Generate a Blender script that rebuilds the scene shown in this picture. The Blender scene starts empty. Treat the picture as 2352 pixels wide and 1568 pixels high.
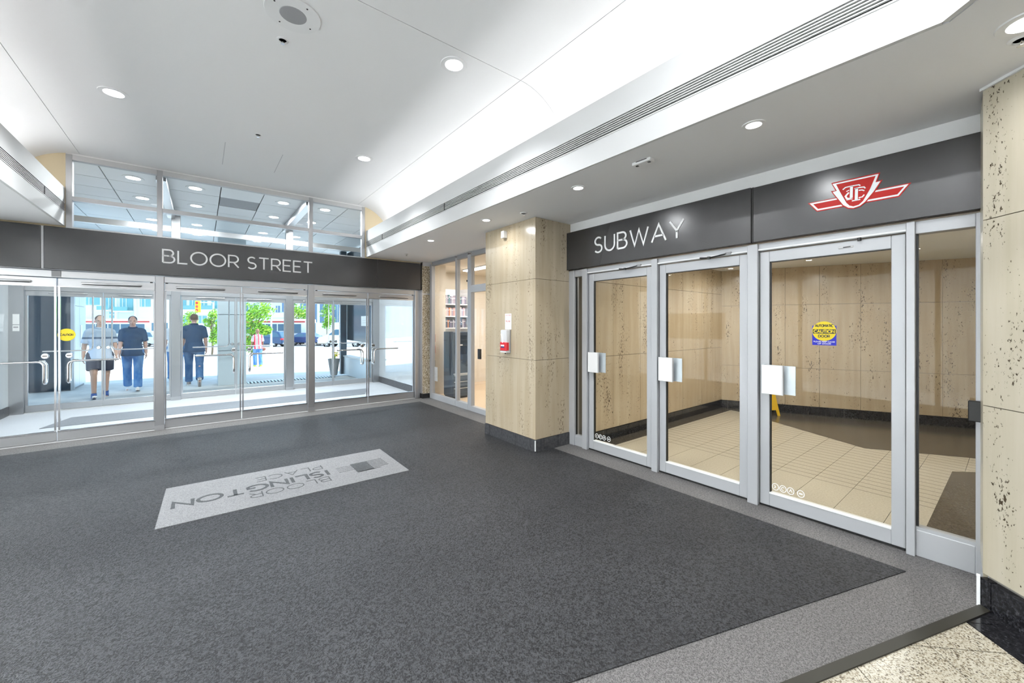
import bpy, bmesh, math, random
from mathutils import Vector, Matrix
random.seed(7)
SC = bpy.context.scene
COL = SC.collection

# ------------------------------------------------------------------ camera, sky, sun, exposure
TH = math.radians(38.168)
CT, ST = math.cos(TH), math.sin(TH)
F_PX, CX, CY, EYE = 908.0, 1176.0, 744.5, 1.6
cam = bpy.data.cameras.new('camera'); camo = bpy.data.objects.new('camera', cam); COL.objects.link(camo)
cam.sensor_fit = 'HORIZONTAL'; cam.sensor_width = 36.0; cam.lens = 36.0 * F_PX / 2352.0
cam.shift_y = -39.5 / 2352.0; cam.clip_start = 0.05; cam.clip_end = 500
camo.location = (0, 0, EYE); camo.rotation_euler = (math.radians(90), 0, -TH)
SC.camera = camo

world = bpy.data.worlds.new('sky'); SC.world = world; world.use_nodes = True
bg = world.node_tree.nodes['Background']
bg.inputs[0].default_value = (0.48, 0.72, 1.0, 1); bg.inputs[1].default_value = 1.9
sun = bpy.data.lights.new('sun', 'SUN'); suno = bpy.data.objects.new('sun', sun); COL.objects.link(suno)
sun.energy = 6.0; sun.angle = 0.01; sun.color = (1.0, 0.96, 0.9)
suno.rotation_euler = Vector((-0.55, 0.28, -0.95)).to_track_quat('-Z', 'Y').to_euler()

SC.view_settings.view_transform = 'Standard'; SC.view_settings.look = 'None'
SC.view_settings.gamma = 1.0; SC.view_settings.use_curve_mapping = False
SC.view_settings.exposure = 0.46
SC.cycles.use_denoising = True; SC.cycles.use_adaptive_sampling = True
SC.cycles.adaptive_threshold = .06
SC.cycles.max_bounces = 7; SC.cycles.diffuse_bounces = 3; SC.cycles.glossy_bounces = 3
SC.cycles.transparent_max_bounces = 24; SC.cycles.transmission_bounces = 8
SC.cycles.sample_clamp_indirect = 6.0
SC.cycles.caustics_reflective = False; SC.cycles.caustics_refractive = False

POT_W = 17.5      # ceiling downlight power
SOF_W = 5.6      # soffit downlight power
COVE_E = 20.0      # cove tube emission

# ------------------------------------------------------------------ materials
MATS = {}
class NT:
    """small node-tree writer around one Principled material"""
    def __init__(s, name, col=(.8, .8, .8), rough=.5, metal=0.0, spec=None, emit=None, estr=0.0, coat=0.0):
        m = bpy.data.materials.new(name); m.use_nodes = True; s.m = m; MATS[name] = m
        s.t = m.node_tree; s.p = s.t.nodes['Principled BSDF']; s.out = s.t.nodes['Material Output']
        s.p.inputs['Base Color'].default_value = (*col, 1); s.p.inputs['Roughness'].default_value = rough
        s.p.inputs['Metallic'].default_value = metal
        if spec is not None: s.p.inputs['Specular IOR Level'].default_value = spec
        if coat: s.p.inputs['Coat Weight'].default_value = coat; s.p.inputs['Coat Roughness'].default_value = .05
        if emit: s.p.inputs['Emission Color'].default_value = (*emit, 1); s.p.inputs['Emission Strength'].default_value = estr
        s.pos = None
        m.diffuse_color = (*col, 1)
    def n(s, typ, ins=None, **kw):
        nd = s.t.nodes.new('ShaderNode' + typ)
        for k, v in kw.items(): setattr(nd, k, v)
        for k, v in (ins or {}).items():
            if hasattr(v, 'is_output'): s.t.links.new(v, nd.inputs[k])
            else: nd.inputs[k].default_value = v
        return nd
    def P(s, scale=(1, 1, 1)):
        if s.pos is None: s.pos = s.n('NewGeometry').outputs['Position']
        return s.n('Vector' + 'Math', {0: s.pos, 1: scale}, operation='MULTIPLY').outputs[0]
    def noise(s, vec, scale=5, detail=2, rough=.5):
        return s.n('TexNoise', {'Vector': vec, 'Scale': scale, 'Detail': detail, 'Roughness': rough}).outputs['Fac']
    def ramp(s, fac, stops):
        r = s.n('ValToRGB', {'Fac': fac}); e = r.color_ramp.elements
        while len(e) < len(stops): e.new(.5)
        for i, (p, c) in enumerate(stops): e[i].position = p; e[i].color = (*c, 1)
        return r.outputs['Color']
    def mix(s, fac, a, b, typ='MIX'):
        nd = s.n('Mix', data_type='RGBA', blend_type=typ)
        for sock, v in ((0, fac), (6, a), (7, b)):
            if hasattr(v, 'is_output'): s.t.links.new(v, nd.inputs[sock])
            else: nd.inputs[sock].default_value = v if sock == 0 else (*v, 1)
        return nd.outputs[2]
    def math(s, op, a, b=0.0):
        return s.n('Math', {0: a, 1: b}, operation=op).outputs[0]
    def col(s, c): s.t.links.new(c, s.p.inputs['Base Color']); return s
    def rough(s, c): s.t.links.new(c, s.p.inputs['Roughness']); return s
    def bump(s, h, st=.3, d=.01):
        b = s.n('Bump', {'Height': h, 'Strength': st, 'Distance': d}); s.t.links.new(b.outputs[0], s.p.inputs['Normal']); return s

def plain(name, col, rough=.5, metal=0.0, **k): return NT(name, col, rough, metal, **k).m
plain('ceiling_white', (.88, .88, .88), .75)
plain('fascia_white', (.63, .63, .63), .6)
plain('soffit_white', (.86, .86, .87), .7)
plain('white_paint', (.85, .85, .85), .5)
plain('cream_paint', (.72, .60, .40), .6)
plain('shop_cream', (.85, .78, .66), .7)
plain('black', (.012, .012, .012), .4)
plain('rubber', (.02, .02, .02), .7)
plain('slot_dark', (.015, .015, .016), .8)
plain('dark_gap', (.05, .045, .04), .8)
plain('letter_white', (.92, .92, .92), .4)
plain('logo_red', (.48, .012, .008), .5, spec=.3)
plain('logo_white', (.86, .90, .92), .35)
plain('sticker_yellow', (.80, .62, .01), .5)
plain('sticker_blue', (.008, .015, .50), .5)
plain('yellow', (.90, .55, .01), .4)
plain('paper', (.88, .88, .87), .7)
plain('red', (.65, .02, .03), .35)
plain('navy', (.03, .05, .2), .5)
plain('grey_mid', (.32, .32, .33), .6)
plain('grey_light', (.6, .6, .61), .6)
plain('grout', (.30, .28, .25), .9)
plain('door_white', (.47, .48, .50), .38, .25)
plain('lamp_glow', (.9, .9, .9), .5, emit=(.97, .98, 1), estr=9.0)
plain('tube_glow', (.9, .9, .9), .5, emit=(1, 1, 1), estr=COVE_E)
plain('brushed', (.50, .50, .51), .32, .9)
plain('chrome', (.75, .75, .76), .14, 1.0)
plain('sign_dark', (.028, .028, .030), .27, 0.0, spec=.9)
plain('dark_glass', (.02, .035, .05), .12, 0.0, spec=.35)
plain('steel_panel', (.60, .66, .70), .4, .6)
plain('road', (.28, .28, .30), .9)
plain('tyre', (.02, .02, .02), .8)
plain('rim', (.75, .75, .77), .3, .7)
plain('car_glass', (.05, .12, .18), .08, spec=.8)
plain('car_navy', (.03, .08, .18), .25, .2, coat=.5)
plain('car_blue', (.06, .10, .25), .25, .2, coat=.5)
plain('car_white', (.85, .86, .88), .25, coat=.5)
plain('car_silver', (.62, .68, .74), .25, .3, coat=.5)
plain('bus_white', (.85, .84, .84), .35)
plain('bus_red', (.70, .08, .06), .35)
plain('tail_red', (.75, .03, .04), .3)
plain('bark', (.22, .15, .09), .9)
plain('facade_cream', (.85, .76, .68), .8)
plain('facade_grey', (.72, .76, .82), .8)
plain('facade_white', (.88, .88, .88), .8)
plain('win_teal', (.18, .42, .42), .15, spec=.8)
plain('win_blue', (.14, .22, .34), .15, spec=.8)
plain('facade_pink', (.80, .62, .60), .8)
plain('skin_a', (.62, .36, .26), .5)
plain('skin_b', (.66, .38, .29), .5)
plain('skin_dark', (.30, .15, .09), .5)
plain('hair_dark', (.035, .03, .03), .6)
plain('hair_brown', (.14, .08, .05), .6)
plain('hair_grey', (.42, .38, .38), .6)
plain('shirt_grey', (.55, .62, .74), .85)
plain('shirt_navy', (.012, .055, .13), .8)
plain('shirt_white', (.8, .8, .82), .85)
plain('stripe_navy', (.09, .13, .22), .85)
plain('shorts_navy', (.02, .024, .05), .8)
plain('shoe_blue', (.03, .09, .30), .6)
plain('shoe_white', (.8, .8, .8), .5)
plain('shoe_grey', (.28, .25, .24), .6)
plain('shoe_lime', (.55, .75, .05), .5)
plain('stripe_red', (.72, .04, .08), .8)
plain('bag_brown', (.25, .08, .05), .6)
plain('kiosk', (.035, .06, .09), .35)
plain('wood_pale', (.80, .62, .42), .6)
plain('flower_yellow', (.95, .75, .03), .6)
plain('asphalt_mark', (.8, .8, .8), .8)
plain('brass', (.7, .5, .2), .3, .9)
plain('cable_black', (.02, .02, .022), .4)

def mk_glass(name, tint=(.96, .99, .985), refl=1.0, rough=0.0):
    m = bpy.data.materials.new(name); m.use_nodes = True; t = m.node_tree; MATS[name] = m
    for nd in list(t.nodes): t.nodes.remove(nd)
    out = t.nodes.new('ShaderNodeOutputMaterial'); mx = t.nodes.new('ShaderNodeMixShader')
    tr = t.nodes.new('ShaderNodeBsdfTransparent'); gl = t.nodes.new('ShaderNodeBsdfGlossy'); fr = t.nodes.new('ShaderNodeLayerWeight'); fr.inputs['Blend'].default_value = .5
    tr.inputs[0].default_value = (*tint, 1); gl.inputs[0].default_value = (1, 1, 1, 1); gl.inputs['Roughness'].default_value = rough
    mu = t.nodes.new('ShaderNodeMath'); mu.operation = 'MULTIPLY'; mu.inputs[1].default_value = refl; mu.use_clamp = True
    pw = t.nodes.new('ShaderNodeMath'); pw.operation = 'POWER'; pw.inputs[1].default_value = 5.0; ad = t.nodes.new('ShaderNodeMath'); ad.operation = 'MULTIPLY_ADD'; ad.inputs[1].default_value = .93; ad.inputs[2].default_value = .022
    t.links.new(fr.outputs['Facing'], pw.inputs[0]); t.links.new(pw.outputs[0], ad.inputs[0]); t.links.new(ad.outputs[0], mu.inputs[0]); t.links.new(mu.outputs[0], mx.inputs[0])
    t.links.new(tr.outputs[0], mx.inputs[1]); t.links.new(gl.outputs[0], mx.inputs[2]); t.links.new(mx.outputs[0], out.inputs[0])
    return m
mk_glass('glass', (.965, .985, .985), .55); mk_glass('glass_sub', (.93, .92, .89), .6); mk_glass('glass_shop', (.97, .97, .97), 1.3)
# white-backed mirror-like vestibule glass
w = NT('mirror_glass', (.56, .60, .63), .25); g = w.n('BsdfGlossy', {'Roughness': .03, 'Color': (.9, .95, .96, 1)})
mx = w.n('MixShader', {0: .38}); w.t.links.new(w.p.outputs[0], mx.inputs[1]); w.t.links.new(g.outputs[0], mx.inputs[2]); w.t.links.new(mx.outputs[0], w.out.inputs[0])

# travertine: vertical streaks and dark pits
def travertine(name, lo, hi, pit, pt=.95, ps=95):
    w = NT(name, hi, .22, spec=.5)
    st = w.noise(w.P((6.5, 6.5, .45)), 1.6, 4, .6)
    cl = w.noise(w.P((1.2, 1.2, .5)), 1.3, 2)
    base = w.mix(w.n('MapRange', {0: st, 1: .3, 2: .7}).outputs[0], lo, hi)
    base = w.mix(w.n('MapRange', {0: cl, 1: .4, 2: .75, 3: 0, 4: .5}).outputs[0], base, tuple(c * f for c, f in zip(lo, (1.02, .95, .85))))
    p1 = w.noise(w.P((ps, ps, ps * .5)), 1.0, 3, .6)
    zone = w.noise(w.P((5, 5, .9)), 1.4, 2, .5)
    th = w.math('ADD', p1, w.math('MULTIPLY', zone, .55))
    pits = w.ramp(th, [(pt, (0, 0, 0)), (pt + .05, (1, 1, 1))])
    w.col(w.mix(pits, base, pit)); w.bump(w.math('MULTIPLY', pits, -1.0), .5, .004)
travertine('travertine', (.43, .355, .245), (.54, .46, .345), (.15, .11, .07), .94, 70)
travertine('travertine_warm', (.54, .425, .285), (.64, .53, .375), (.13, .09, .055), .935, 62)
travertine('travertine_light', (.48, .43, .325), (.56, .51, .41), (.07, .05, .03), .935, 80)
# carpets
def carpet(name, a, b, sc, st):
    w = NT(name, a, .58, spec=.38)
    ns = w.noise(w.P(), sc, 1)
    lg = w.noise(w.P(), 1.3, 3)
    sx, sy, _ = w.n('SeparateXYZ', {0: w.P()}).outputs
    k = 2 * math.pi * 88; wave = w.math('MULTIPLY', w.math('SINE', w.math('MULTIPLY', sx, k)), w.math('SINE', w.math('MULTIPLY', sy, k)))
    n2 = w.noise(w.P(), sc * .42, 1); fc = w.math('ADD', w.math('ADD', w.math('MULTIPLY', w.math('SUBTRACT', ns, .5), 3.0), w.math('MULTIPLY', w.math('SUBTRACT', n2, .5), 1.6)), w.math('MULTIPLY', wave, .22)); fc = w.n('MapRange', {0: fc, 1: -.5, 2: .5}).outputs[0]
    c = w.mix(fc, a, b); wv = fc
    c = w.mix(w.n('MapRange', {0: lg, 1: .35, 2: .7, 3: 0, 4: .22}).outputs[0], c, tuple(x * .7 for x in a))
    w.col(c); w.bump(wv, st * .7, .004)
carpet('carpet_dark', (.005, .005, .006), (.056, .057, .062), 120, .8)
carpet('carpet_border', (.085, .081, .080), (.235, .225, .221), 150, .7)
carpet('carpet_logo', (.165, .165, .172), (.27, .27, .278), 170, .6)
carpet('carpet_ink', (.035, .037, .040), (.085, .088, .092), 170, .5)
carpet('vestibule_floor_stuff', (.46, .48, .51), (.58, .60, .63), 160, .4)
carpet('vestibule_mat', (.17, .18, .20), (.25, .26, .28), 160, .6)
# granites
w = NT('granite_cream', (.7, .62, .48), .18); v = w.n('TexVoronoi', {'Vector': w.P(), 'Scale': 170.0}).outputs['Color']
gs = w.n('SeparateColor', {0: v}).outputs[0]
w.col(w.ramp(gs, [(0, (.07, .055, .04)), (.2, (.28, .235, .165)), (.42, (.46, .41, .32)), (.8, (.56, .52, .43))]))
w = NT('granite_black', (.02, .02, .022), .12); ns = w.noise(w.P(), 60, 4, .7)
w.col(w.ramp(ns, [(.45, (.010, .010, .012)), (.62, (.035, .035, .04)), (.72, (.10, .10, .11))]))
plain('strip_olive', (.026, .024, .017), .5)
w = NT('granite_brown', (.10, .085, .06), .2); ns = w.noise(w.P(), 60, 3); w.col(w.ramp(ns, [(.35, (.07, .062, .05)), (.65, (.13, .11, .085))]))
w = NT('stone_base_grey', (.05, .05, .052), .35); ns = w.noise(w.P(), 30, 4); w.col(w.ramp(ns, [(.3, (.035, .035, .04)), (.7, (.09, .09, .095))]))
# ribbed beige platform tile: fine grooves parallel to the doors
w = NT('tile_beige', (.62, .52, .36), .3); ns = w.noise(w.P(), 70, 3); sx = w.n('SeparateXYZ', {0: w.P()}).outputs[0]
fr = w.math('FRACT', w.math('MULTIPLY', sx, 8.0)); gr = w.math('LESS_THAN', fr, .12); zone = w.math('GREATER_THAN', sx, 5.0)
gm = w.math('MULTIPLY', gr, zone)
w.col(w.mix(gm, w.ramp(ns, [(.3, (.52, .46, .35)), (.7, (.66, .60, .48))]), (.26, .22, .16))); w.bump(w.math('MULTIPLY', gm, -1.0), .6, .01)
# exposed aggregate pier
w = NT('aggregate', (.45, .38, .27), .8); v = w.n('TexVoronoi', {'Vector': w.P(), 'Scale': 75.0}); cc = w.n('SeparateColor', {0: v.outputs['Color']}).outputs[0]
w.col(w.ramp(cc, [(0, (.20, .15, .09)), (.35, (.42, .34, .22)), (.7, (.60, .52, .38)), (1, (.80, .75, .66))])); w.bump(v.outputs['Distance'], .8, .01)
# jeans
w = NT('jeans', (.10, .24, .52), .9); ns = w.noise(w.P((1, 1, .5)), 9, 3); w.col(w.ramp(ns, [(.3, (.05, .17, .44)), (.7, (.19, .36, .62))]))
w = NT('jeans_dark', (.07, .16, .34), .9); ns = w.noise(w.P((1, 1, .5)), 9, 3); w.col(w.ramp(ns, [(.3, (.04, .12, .28)), (.7, (.13, .24, .42))]))
# paving
w = NT('paving', (.62, .60, .58), .85); ns = w.noise(w.P(), 3, 4); w.col(w.ramp(ns, [(.3, (.56, .55, .53)), (.7, (.68, .66, .64))]))
w = NT('leaf', (.22, .48, .03), .6); oi = w.n('NewGeometry').outputs['Random Per Island']; w.col(w.ramp(oi, [(0, (.10, .30, .02)), (.5, (.26, .52, .03)), (1, (.52, .72, .08))]))
w = NT('brushed_post', (.42, .42, .43), .3, .9); ns = w.noise(w.P((60, 60, 1.0)), 2, 2); w.rough(w.n('MapRange', {0: ns, 3: .24, 4: .42}).outputs[0])

# ------------------------------------------------------------------ geometry helpers
OFF = {}
def nb(): return bmesh.new()
def B(bm, x0, x1, y0, y1, z0, z1, bev=0.0, seg=1):
    x0, x1 = sorted((x0, x1)); y0, y1 = sorted((y0, y1)); z0, z1 = sorted((z0, z1))
    r = bmesh.ops.create_cube(bm, size=1.0); vs = r['verts']
    for v in vs: v.co = Vector(((x0 + x1) / 2 + v.co.x * (x1 - x0), (y0 + y1) / 2 + v.co.y * (y1 - y0), (z0 + z1) / 2 + v.co.z * (z1 - z0)))
    if bev > 0:
        es = list({e for v in vs for e in v.link_edges}); bmesh.ops.bevel(bm, geom=es, offset=bev, segments=seg, affect='EDGES', profile=.5)
    return bm
def prism(bm, pts, z0, z1):
    a = [bm.verts.new((p[0], p[1], z0)) for p in pts]; b = [bm.verts.new((p[0], p[1], z1)) for p in pts]; n = len(pts)
    bm.faces.new(a[::-1]); bm.faces.new(b)
    for i in range(n): bm.faces.new((a[i], a[(i + 1) % n], b[(i + 1) % n], b[i]))
    bmesh.ops.recalc_face_normals(bm, faces=bm.faces[:]); return bm
def extr(bm, pts, vec):
    """polygon of 3-D points extruded along vec"""
    a = [bm.verts.new(p) for p in pts]; b = [bm.verts.new(Vector(p) + Vector(vec)) for p in pts]; n = len(pts)
    bm.faces.new(a[::-1]); bm.faces.new(b)
    for i in range(n): bm.faces.new((a[i], a[(i + 1) % n], b[(i + 1) % n], b[i]))
    bmesh.ops.recalc_face_normals(bm, faces=bm.faces[:]); return bm
def cyl(bm, p, q, r0, r1=None, n=16, caps=True):
    p, q = Vector(p), Vector(q); r1 = r0 if r1 is None else r1; d = q - p; L = d.length
    rot = d.to_track_quat('Z', 'Y').to_matrix().to_4x4()
    bmesh.ops.create_cone(bm, cap_ends=caps, segments=n, radius1=r0, radius2=r1, depth=L, matrix=Matrix.Translation((p + q) / 2) @ rot); return bm
def sph(bm, c, r, n=12, m=8):
    r = (r, r, r) if not hasattr(r, '__len__') else r
    bmesh.ops.create_uvsphere(bm, u_segments=n, v_segments=m, radius=1.0, matrix=Matrix.Translation(c) @ Matrix.Diagonal((*r, 1))); return bm
def tube(bm, pts, r, n=10, fil=0.0, fs=5):
    """round bar through points, corners filleted"""
    P = [Vector(p) for p in pts]
    if fil > 0:
        Q = [P[0]]
        for i in range(1, len(P) - 1):
            a = (P[i - 1] - P[i]).normalized(); b = (P[i + 1] - P[i]).normalized(); s0, s1 = P[i] + a * fil, P[i] + b * fil
            for k in range(fs + 1):
                t = k / fs; Q.append(s0 * (1 - t) ** 2 + P[i] * 2 * t * (1 - t) + s1 * t * t)
        Q.append(P[-1]); P = Q
    rings = []; up = None
    for i, p in enumerate(P):
        d = (P[min(i + 1, len(P) - 1)] - P[max(i - 1, 0)]).normalized()
        if up is None: up = d.orthogonal().normalized()
        up = (up - d * up.dot(d)).normalized(); sd = d.cross(up)
        rings.append([bm.verts.new(p + (up * math.cos(2 * math.pi * k / n) + sd * math.sin(2 * math.pi * k / n)) * r) for k in range(n)])
    for a, b in zip(rings, rings[1:]):
        for k in range(n): bm.faces.new((a[k], a[(k + 1) % n], b[(k + 1) % n], b[k]))
    bm.faces.new(rings[0][::-1]); bm.faces.new(rings[-1]); return bm
def lathe(bm, prof, c=(0, 0, 0), n=24, axis='Z'):
    rings = []
    for (r, h) in prof:
        ring = []
        for k in range(n):
            a = 2 * math.pi * k / n; x, y = r * math.cos(a), r * math.sin(a)
            v = {'Z': (x, y, h), 'Y': (x, h, y), 'X': (h, x, y)}[axis]
            ring.append(bm.verts.new((c[0] + v[0], c[1] + v[1], c[2] + v[2])))
        rings.append(ring)
    for a, b in zip(rings, rings[1:]):
        for k in range(n): bm.faces.new((a[k], a[(k + 1) % n], b[(k + 1) % n], b[k]))
    if prof[0][0] > 1e-6: bm.faces.new(rings[0][::-1])
    if prof[-1][0] > 1e-6: bm.faces.new(rings[-1])
    bmesh.ops.remove_doubles(bm, verts=bm.verts[:], dist=1e-6)
    bmesh.ops.recalc_face_normals(bm, faces=bm.faces[:]); return bm
def smooth(me, ang=35):
    me.polygons.foreach_set('use_smooth', [True] * len(me.polygons))
    try: me.set_sharp_from_angle(angle=math.radians(ang))
    except Exception: pass
def O(name, bm, mat, parent=None, label=None, cat=None, group=None, kind=None, sm=False):
    """link a bmesh as one object; world coordinates, or the parent's own frame for rotated things"""
    me = bpy.data.meshes.new(name) if not isinstance(bm, bpy.types.Mesh) else bm
    o = bpy.data.objects.new(name, me); COL.objects.link(o)
    if parent is not None:
        o.parent = parent; off = OFF.get(parent.name, Vector((0, 0, 0))); OFF[o.name] = off
    else:
        xs = [v.co for v in bm.verts] if not isinstance(bm, bpy.types.Mesh) else []
        if xs:
            lo = Vector([min(c[i] for c in xs) for i in range(3)]); hi = Vector([max(c[i] for c in xs) for i in range(3)])
            off = Vector(((lo.x + hi.x) / 2, (lo.y + hi.y) / 2, lo.z)); o.location = off; OFF[o.name] = off
        else: off = Vector((0, 0, 0)); OFF[o.name] = off
    if not isinstance(bm, bpy.types.Mesh):
        if off.length > 0: bmesh.ops.translate(bm, verts=bm.verts[:], vec=-off)
        bm.to_mesh(me); bm.free()
        if mat: me.materials.append(MATS[mat])
        if sm: smooth(me)
    tag(o, label, cat, group, kind); return o
def tag(o, label=None, cat=None, group=None, kind=None):
    if label: o['label'] = label
    if cat: o['category'] = cat
    if group: o['group'] = group
    if kind: o['kind'] = kind
    return o
def T(name, loc, label=None, cat=None, group=None, kind=None, rz=None):
    """an Empty at a thing's base; with rz its parts are written in its own frame"""
    o = bpy.data.objects.new(name, None); COL.objects.link(o); o.empty_display_size = .1
    o.location = loc
    if rz is not None: o.rotation_euler = (0, 0, rz); OFF[o.name] = Vector((0, 0, 0))
    else: OFF[o.name] = Vector(loc)
    return tag(o, label, cat, group, kind)
def bx(name, mat, parent, x0, x1, y0, y1, z0, z1, bev=0.0, **k): return O(name, B(nb(), x0, x1, y0, y1, z0, z1, bev), mat, parent, **k)
def piece(src, parent, loc, name=None):
    """a further piece sharing mesh data; loc in the parent's frame"""
    c = src.copy(); c.name = name or src.name.split('.')[0]; COL.objects.link(c); c.parent = parent; c.location = loc
    OFF[c.name] = OFF.get(parent.name, Vector((0, 0, 0))); return c
def clone(o, parent=None):
    c = o.copy(); COL.objects.link(c); c.parent = parent
    for ch in list(o.children): clone(ch, c)
    return c
def at(u, v, f):
    """street frame: lateral offset, distance and height of what the lens sees at u, v at distance f"""
    return (u - CX) / F_PX * f, f, EYE + (CY - v) / F_PX * f
def street(r, f, z=0): return Vector((r * CT + f * ST, -r * ST + f * CT, z))

# stroke lettering ------------------------------------------------------------
def arc(cx, cy, rx, ry, a0, a1, n=14):
    return [(cx + rx * math.cos(math.radians(a0 + (a1 - a0) * i / n)), cy + ry * math.sin(math.radians(a0 + (a1 - a0) * i / n))) for i in range(n + 1)]
GLY = {
 'A': (.88, [[(0, 0), (.44, 1), (.88, 0)], [(.15, .33), (.73, .33)]]),
 'B': (.68, [[(0, 0), (0, 1), (.36, 1)] + arc(.36, .765, .25, .235, 90, -90, 8) + [(0, .53)], [(.36, .53)] + arc(.40, .265, .28, .265, 90, -90, 8) + [(0, 0)]]),
 'C': (.84, [arc(.5, .5, .5, .5, 48, 312, 20)]),
 'D': (.78, [[(0, 0), (0, 1), (.3, 1)] + arc(.3, .5, .48, .5, 90, -90, 12) + [(0, 0)]]),
 'E': (.60, [[(.60, 0), (0, 0), (0, 1), (.60, 1)], [(0, .51), (.53, .51)]]),
 'F': (.58, [[(0, 0), (0, 1), (.58, 1)], [(0, .5), (.5, .5)]]),
 'G': (.90, [arc(.5, .5, .5, .5, 48, 322, 20) + [(.88, .46), (.55, .46)]]),
 'H': (.72, [[(0, 0), (0, 1)], [(.72, 0), (.72, 1)], [(0, .5), (.72, .5)]]),
 'I': (.0, [[(0, 0), (0, 1)]]),
 'K': (.68, [[(0, 0), (0, 1)], [(.66, 1), (0, .38)], [(.22, .58), (.68, 0)]]),
 'L': (.56, [[(0, 1), (0, 0), (.56, 0)]]),
 'M': (.86, [[(0, 0), (0, 1), (.43, .35), (.86, 1), (.86, 0)]]),
 'N': (.76, [[(0, 0), (0, 1), (.76, 0), (.76, 1)]]),
 'O': (1.0, [arc(.5, .5, .5, .5, 0, 360, 28)]),
 'P': (.66, [[(0, 0), (0, 1), (.36, 1)] + arc(.36, .71, .30, .29, 90, -90, 10) + [(0, .42)]]),
 'R': (.68, [[(0, 0), (0, 1), (.36, 1)] + arc(.36, .71, .29, .29, 90, -90, 10) + [(0, .42)], [(.34, .42), (.68, 0)]]),
 'S': (.62, [arc(.32, .745, .27, .255, 38, 270, 12) + arc(.31, .255, .30, .255, 90, -145, 12)[0:]]),
 'T': (.72, [[(0, 1), (.72, 1)], [(.36, 1), (.36, 0)]]),
 'U': (.74, [[(0, 1), (0, .37)] + arc(.37, .37, .37, .37, 180, 360, 12) + [(.74, 1)]]),
 'V': (.84, [[(0, 1), (.42, 0), (.84, 1)]]),
 'W': (1.22, [[(0, 1), (.31, 0), (.61, .96), (.91, 0), (1.22, 1)]]),
 'Y': (.80, [[(0, 1), (.40, .42), (.80, 1)], [(.40, .42), (.40, 0)]]),
}
def stroke(bm, pts, w, fn, d0, d1):
    n = len(pts); closed = (Vector(pts[0]) - Vector(pts[-1])).length < 1e-5; P = [Vector(p) for p in pts]
    Q = [P[0]]
    for p in P[1:]:
        if (p - Q[-1]).length > 1e-5: Q.append(p)
    P = Q; n = len(P); Ls, Rs = [], []
    for i in range(n):
        if closed and i in (0, n - 1): d1v, d2v = (P[-1] - P[-2]).normalized(), (P[1] - P[0]).normalized()
        else: d1v = (P[i] - P[i - 1]).normalized() if i else (P[1] - P[0]).normalized(); d2v = (P[i + 1] - P[i]).normalized() if i < n - 1 else d1v
        n1, n2 = Vector((-d1v.y, d1v.x)), Vector((-d2v.y, d2v.x)); m = (n1 + n2)
        m = m.normalized() if m.length > 1e-4 else n1
        k = min(1 / max(m.dot(n1), .35), 2.2); Ls.append(P[i] + m * w / 2 * k); Rs.append(P[i] - m * w / 2 * k)
    V = [[bm.verts.new(fn(p.x, p.y, d)) for p in S] for S in (Ls, Rs) for d in (d0, d1)]
    l0, l1, r0, r1 = V
    for i in range(n - 1):
        bm.faces.new((l1[i], r1[i], r1[i + 1], l1[i + 1])); bm.faces.new((l0[i], l0[i + 1], r0[i + 1], r0[i]))
        bm.faces.new((l0[i], l1[i], l1[i + 1], l0[i + 1])); bm.faces.new((r0[i], r0[i + 1], r1[i + 1], r1[i]))
    if not closed:
        bm.faces.new((l0[0], r0[0], r1[0], l1[0])); bm.faces.new((l0[-1], l1[-1], r1[-1], r0[-1]))
def lettering(text, fn, a0, a1, b0, h, wt, mat, parent, depth=.008, gap=.22, word=.62, name='letter', one=False):
    """letters from a0 to a1 on base line b0; fn(a, b, depth) -> world point"""
    adv = 0; place = []
    for ch in text:
        if ch == ' ': adv += word - gap; continue
        place.append((ch, adv)); adv += GLY[ch][0] + gap + (.06 if ch == 'I' else 0)
    adv -= gap; s = (a1 - a0) / adv; allb = nb() if one else None
    for ch, x in place:
        bm = allb if one else nb()
        for pl in GLY[ch][1]:
            P = [(a0 + (x + p[0]) * s, b0 + p[1] * h) for p in pl]
            stroke(bm, P, wt, fn, .0, depth)
        if not one:
            bmesh.ops.recalc_face_normals(bm, faces=bm.faces[:]); O(name, bm, mat, parent)
    if one:
        bmesh.ops.recalc_face_normals(allb, faces=allb.faces[:]); return O(name, allb, mat, parent)

# ================================================================== THE ROOM
YB = 8.04
def strip_y(x): return .124 + (3.484 - x) * .3567
def edge_y(x): return .432 + (3.597 - x) * .345
def clip(poly, a, b, c):
    """keep a*x + b*y <= c"""
    out = []
    for i, p in enumerate(poly):
        q = poly[(i + 1) % len(poly)]; fp = a * p[0] + b * p[1] - c; fq = a * q[0] + b * q[1] - c
        if fp <= 0: out.append(p)
        if fp * fq < 0:
            t = fp / (fp - fq); out.append((p[0] + (q[0] - p[0]) * t, p[1] + (q[1] - p[1]) * t))
    return out
# floor: light border carpet
O('floor', prism(nb(), [(-2.75, strip_y(-2.75) - .01), (3.50, strip_y(3.50) - .01), (3.95, .09), (3.95, 8.16), (-2.75, 8.16)], -.06, 0.0), 'carpet_border', kind='structure', label='pale grey ribbed border carpet around the dark entrance carpet', cat='floor')
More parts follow.
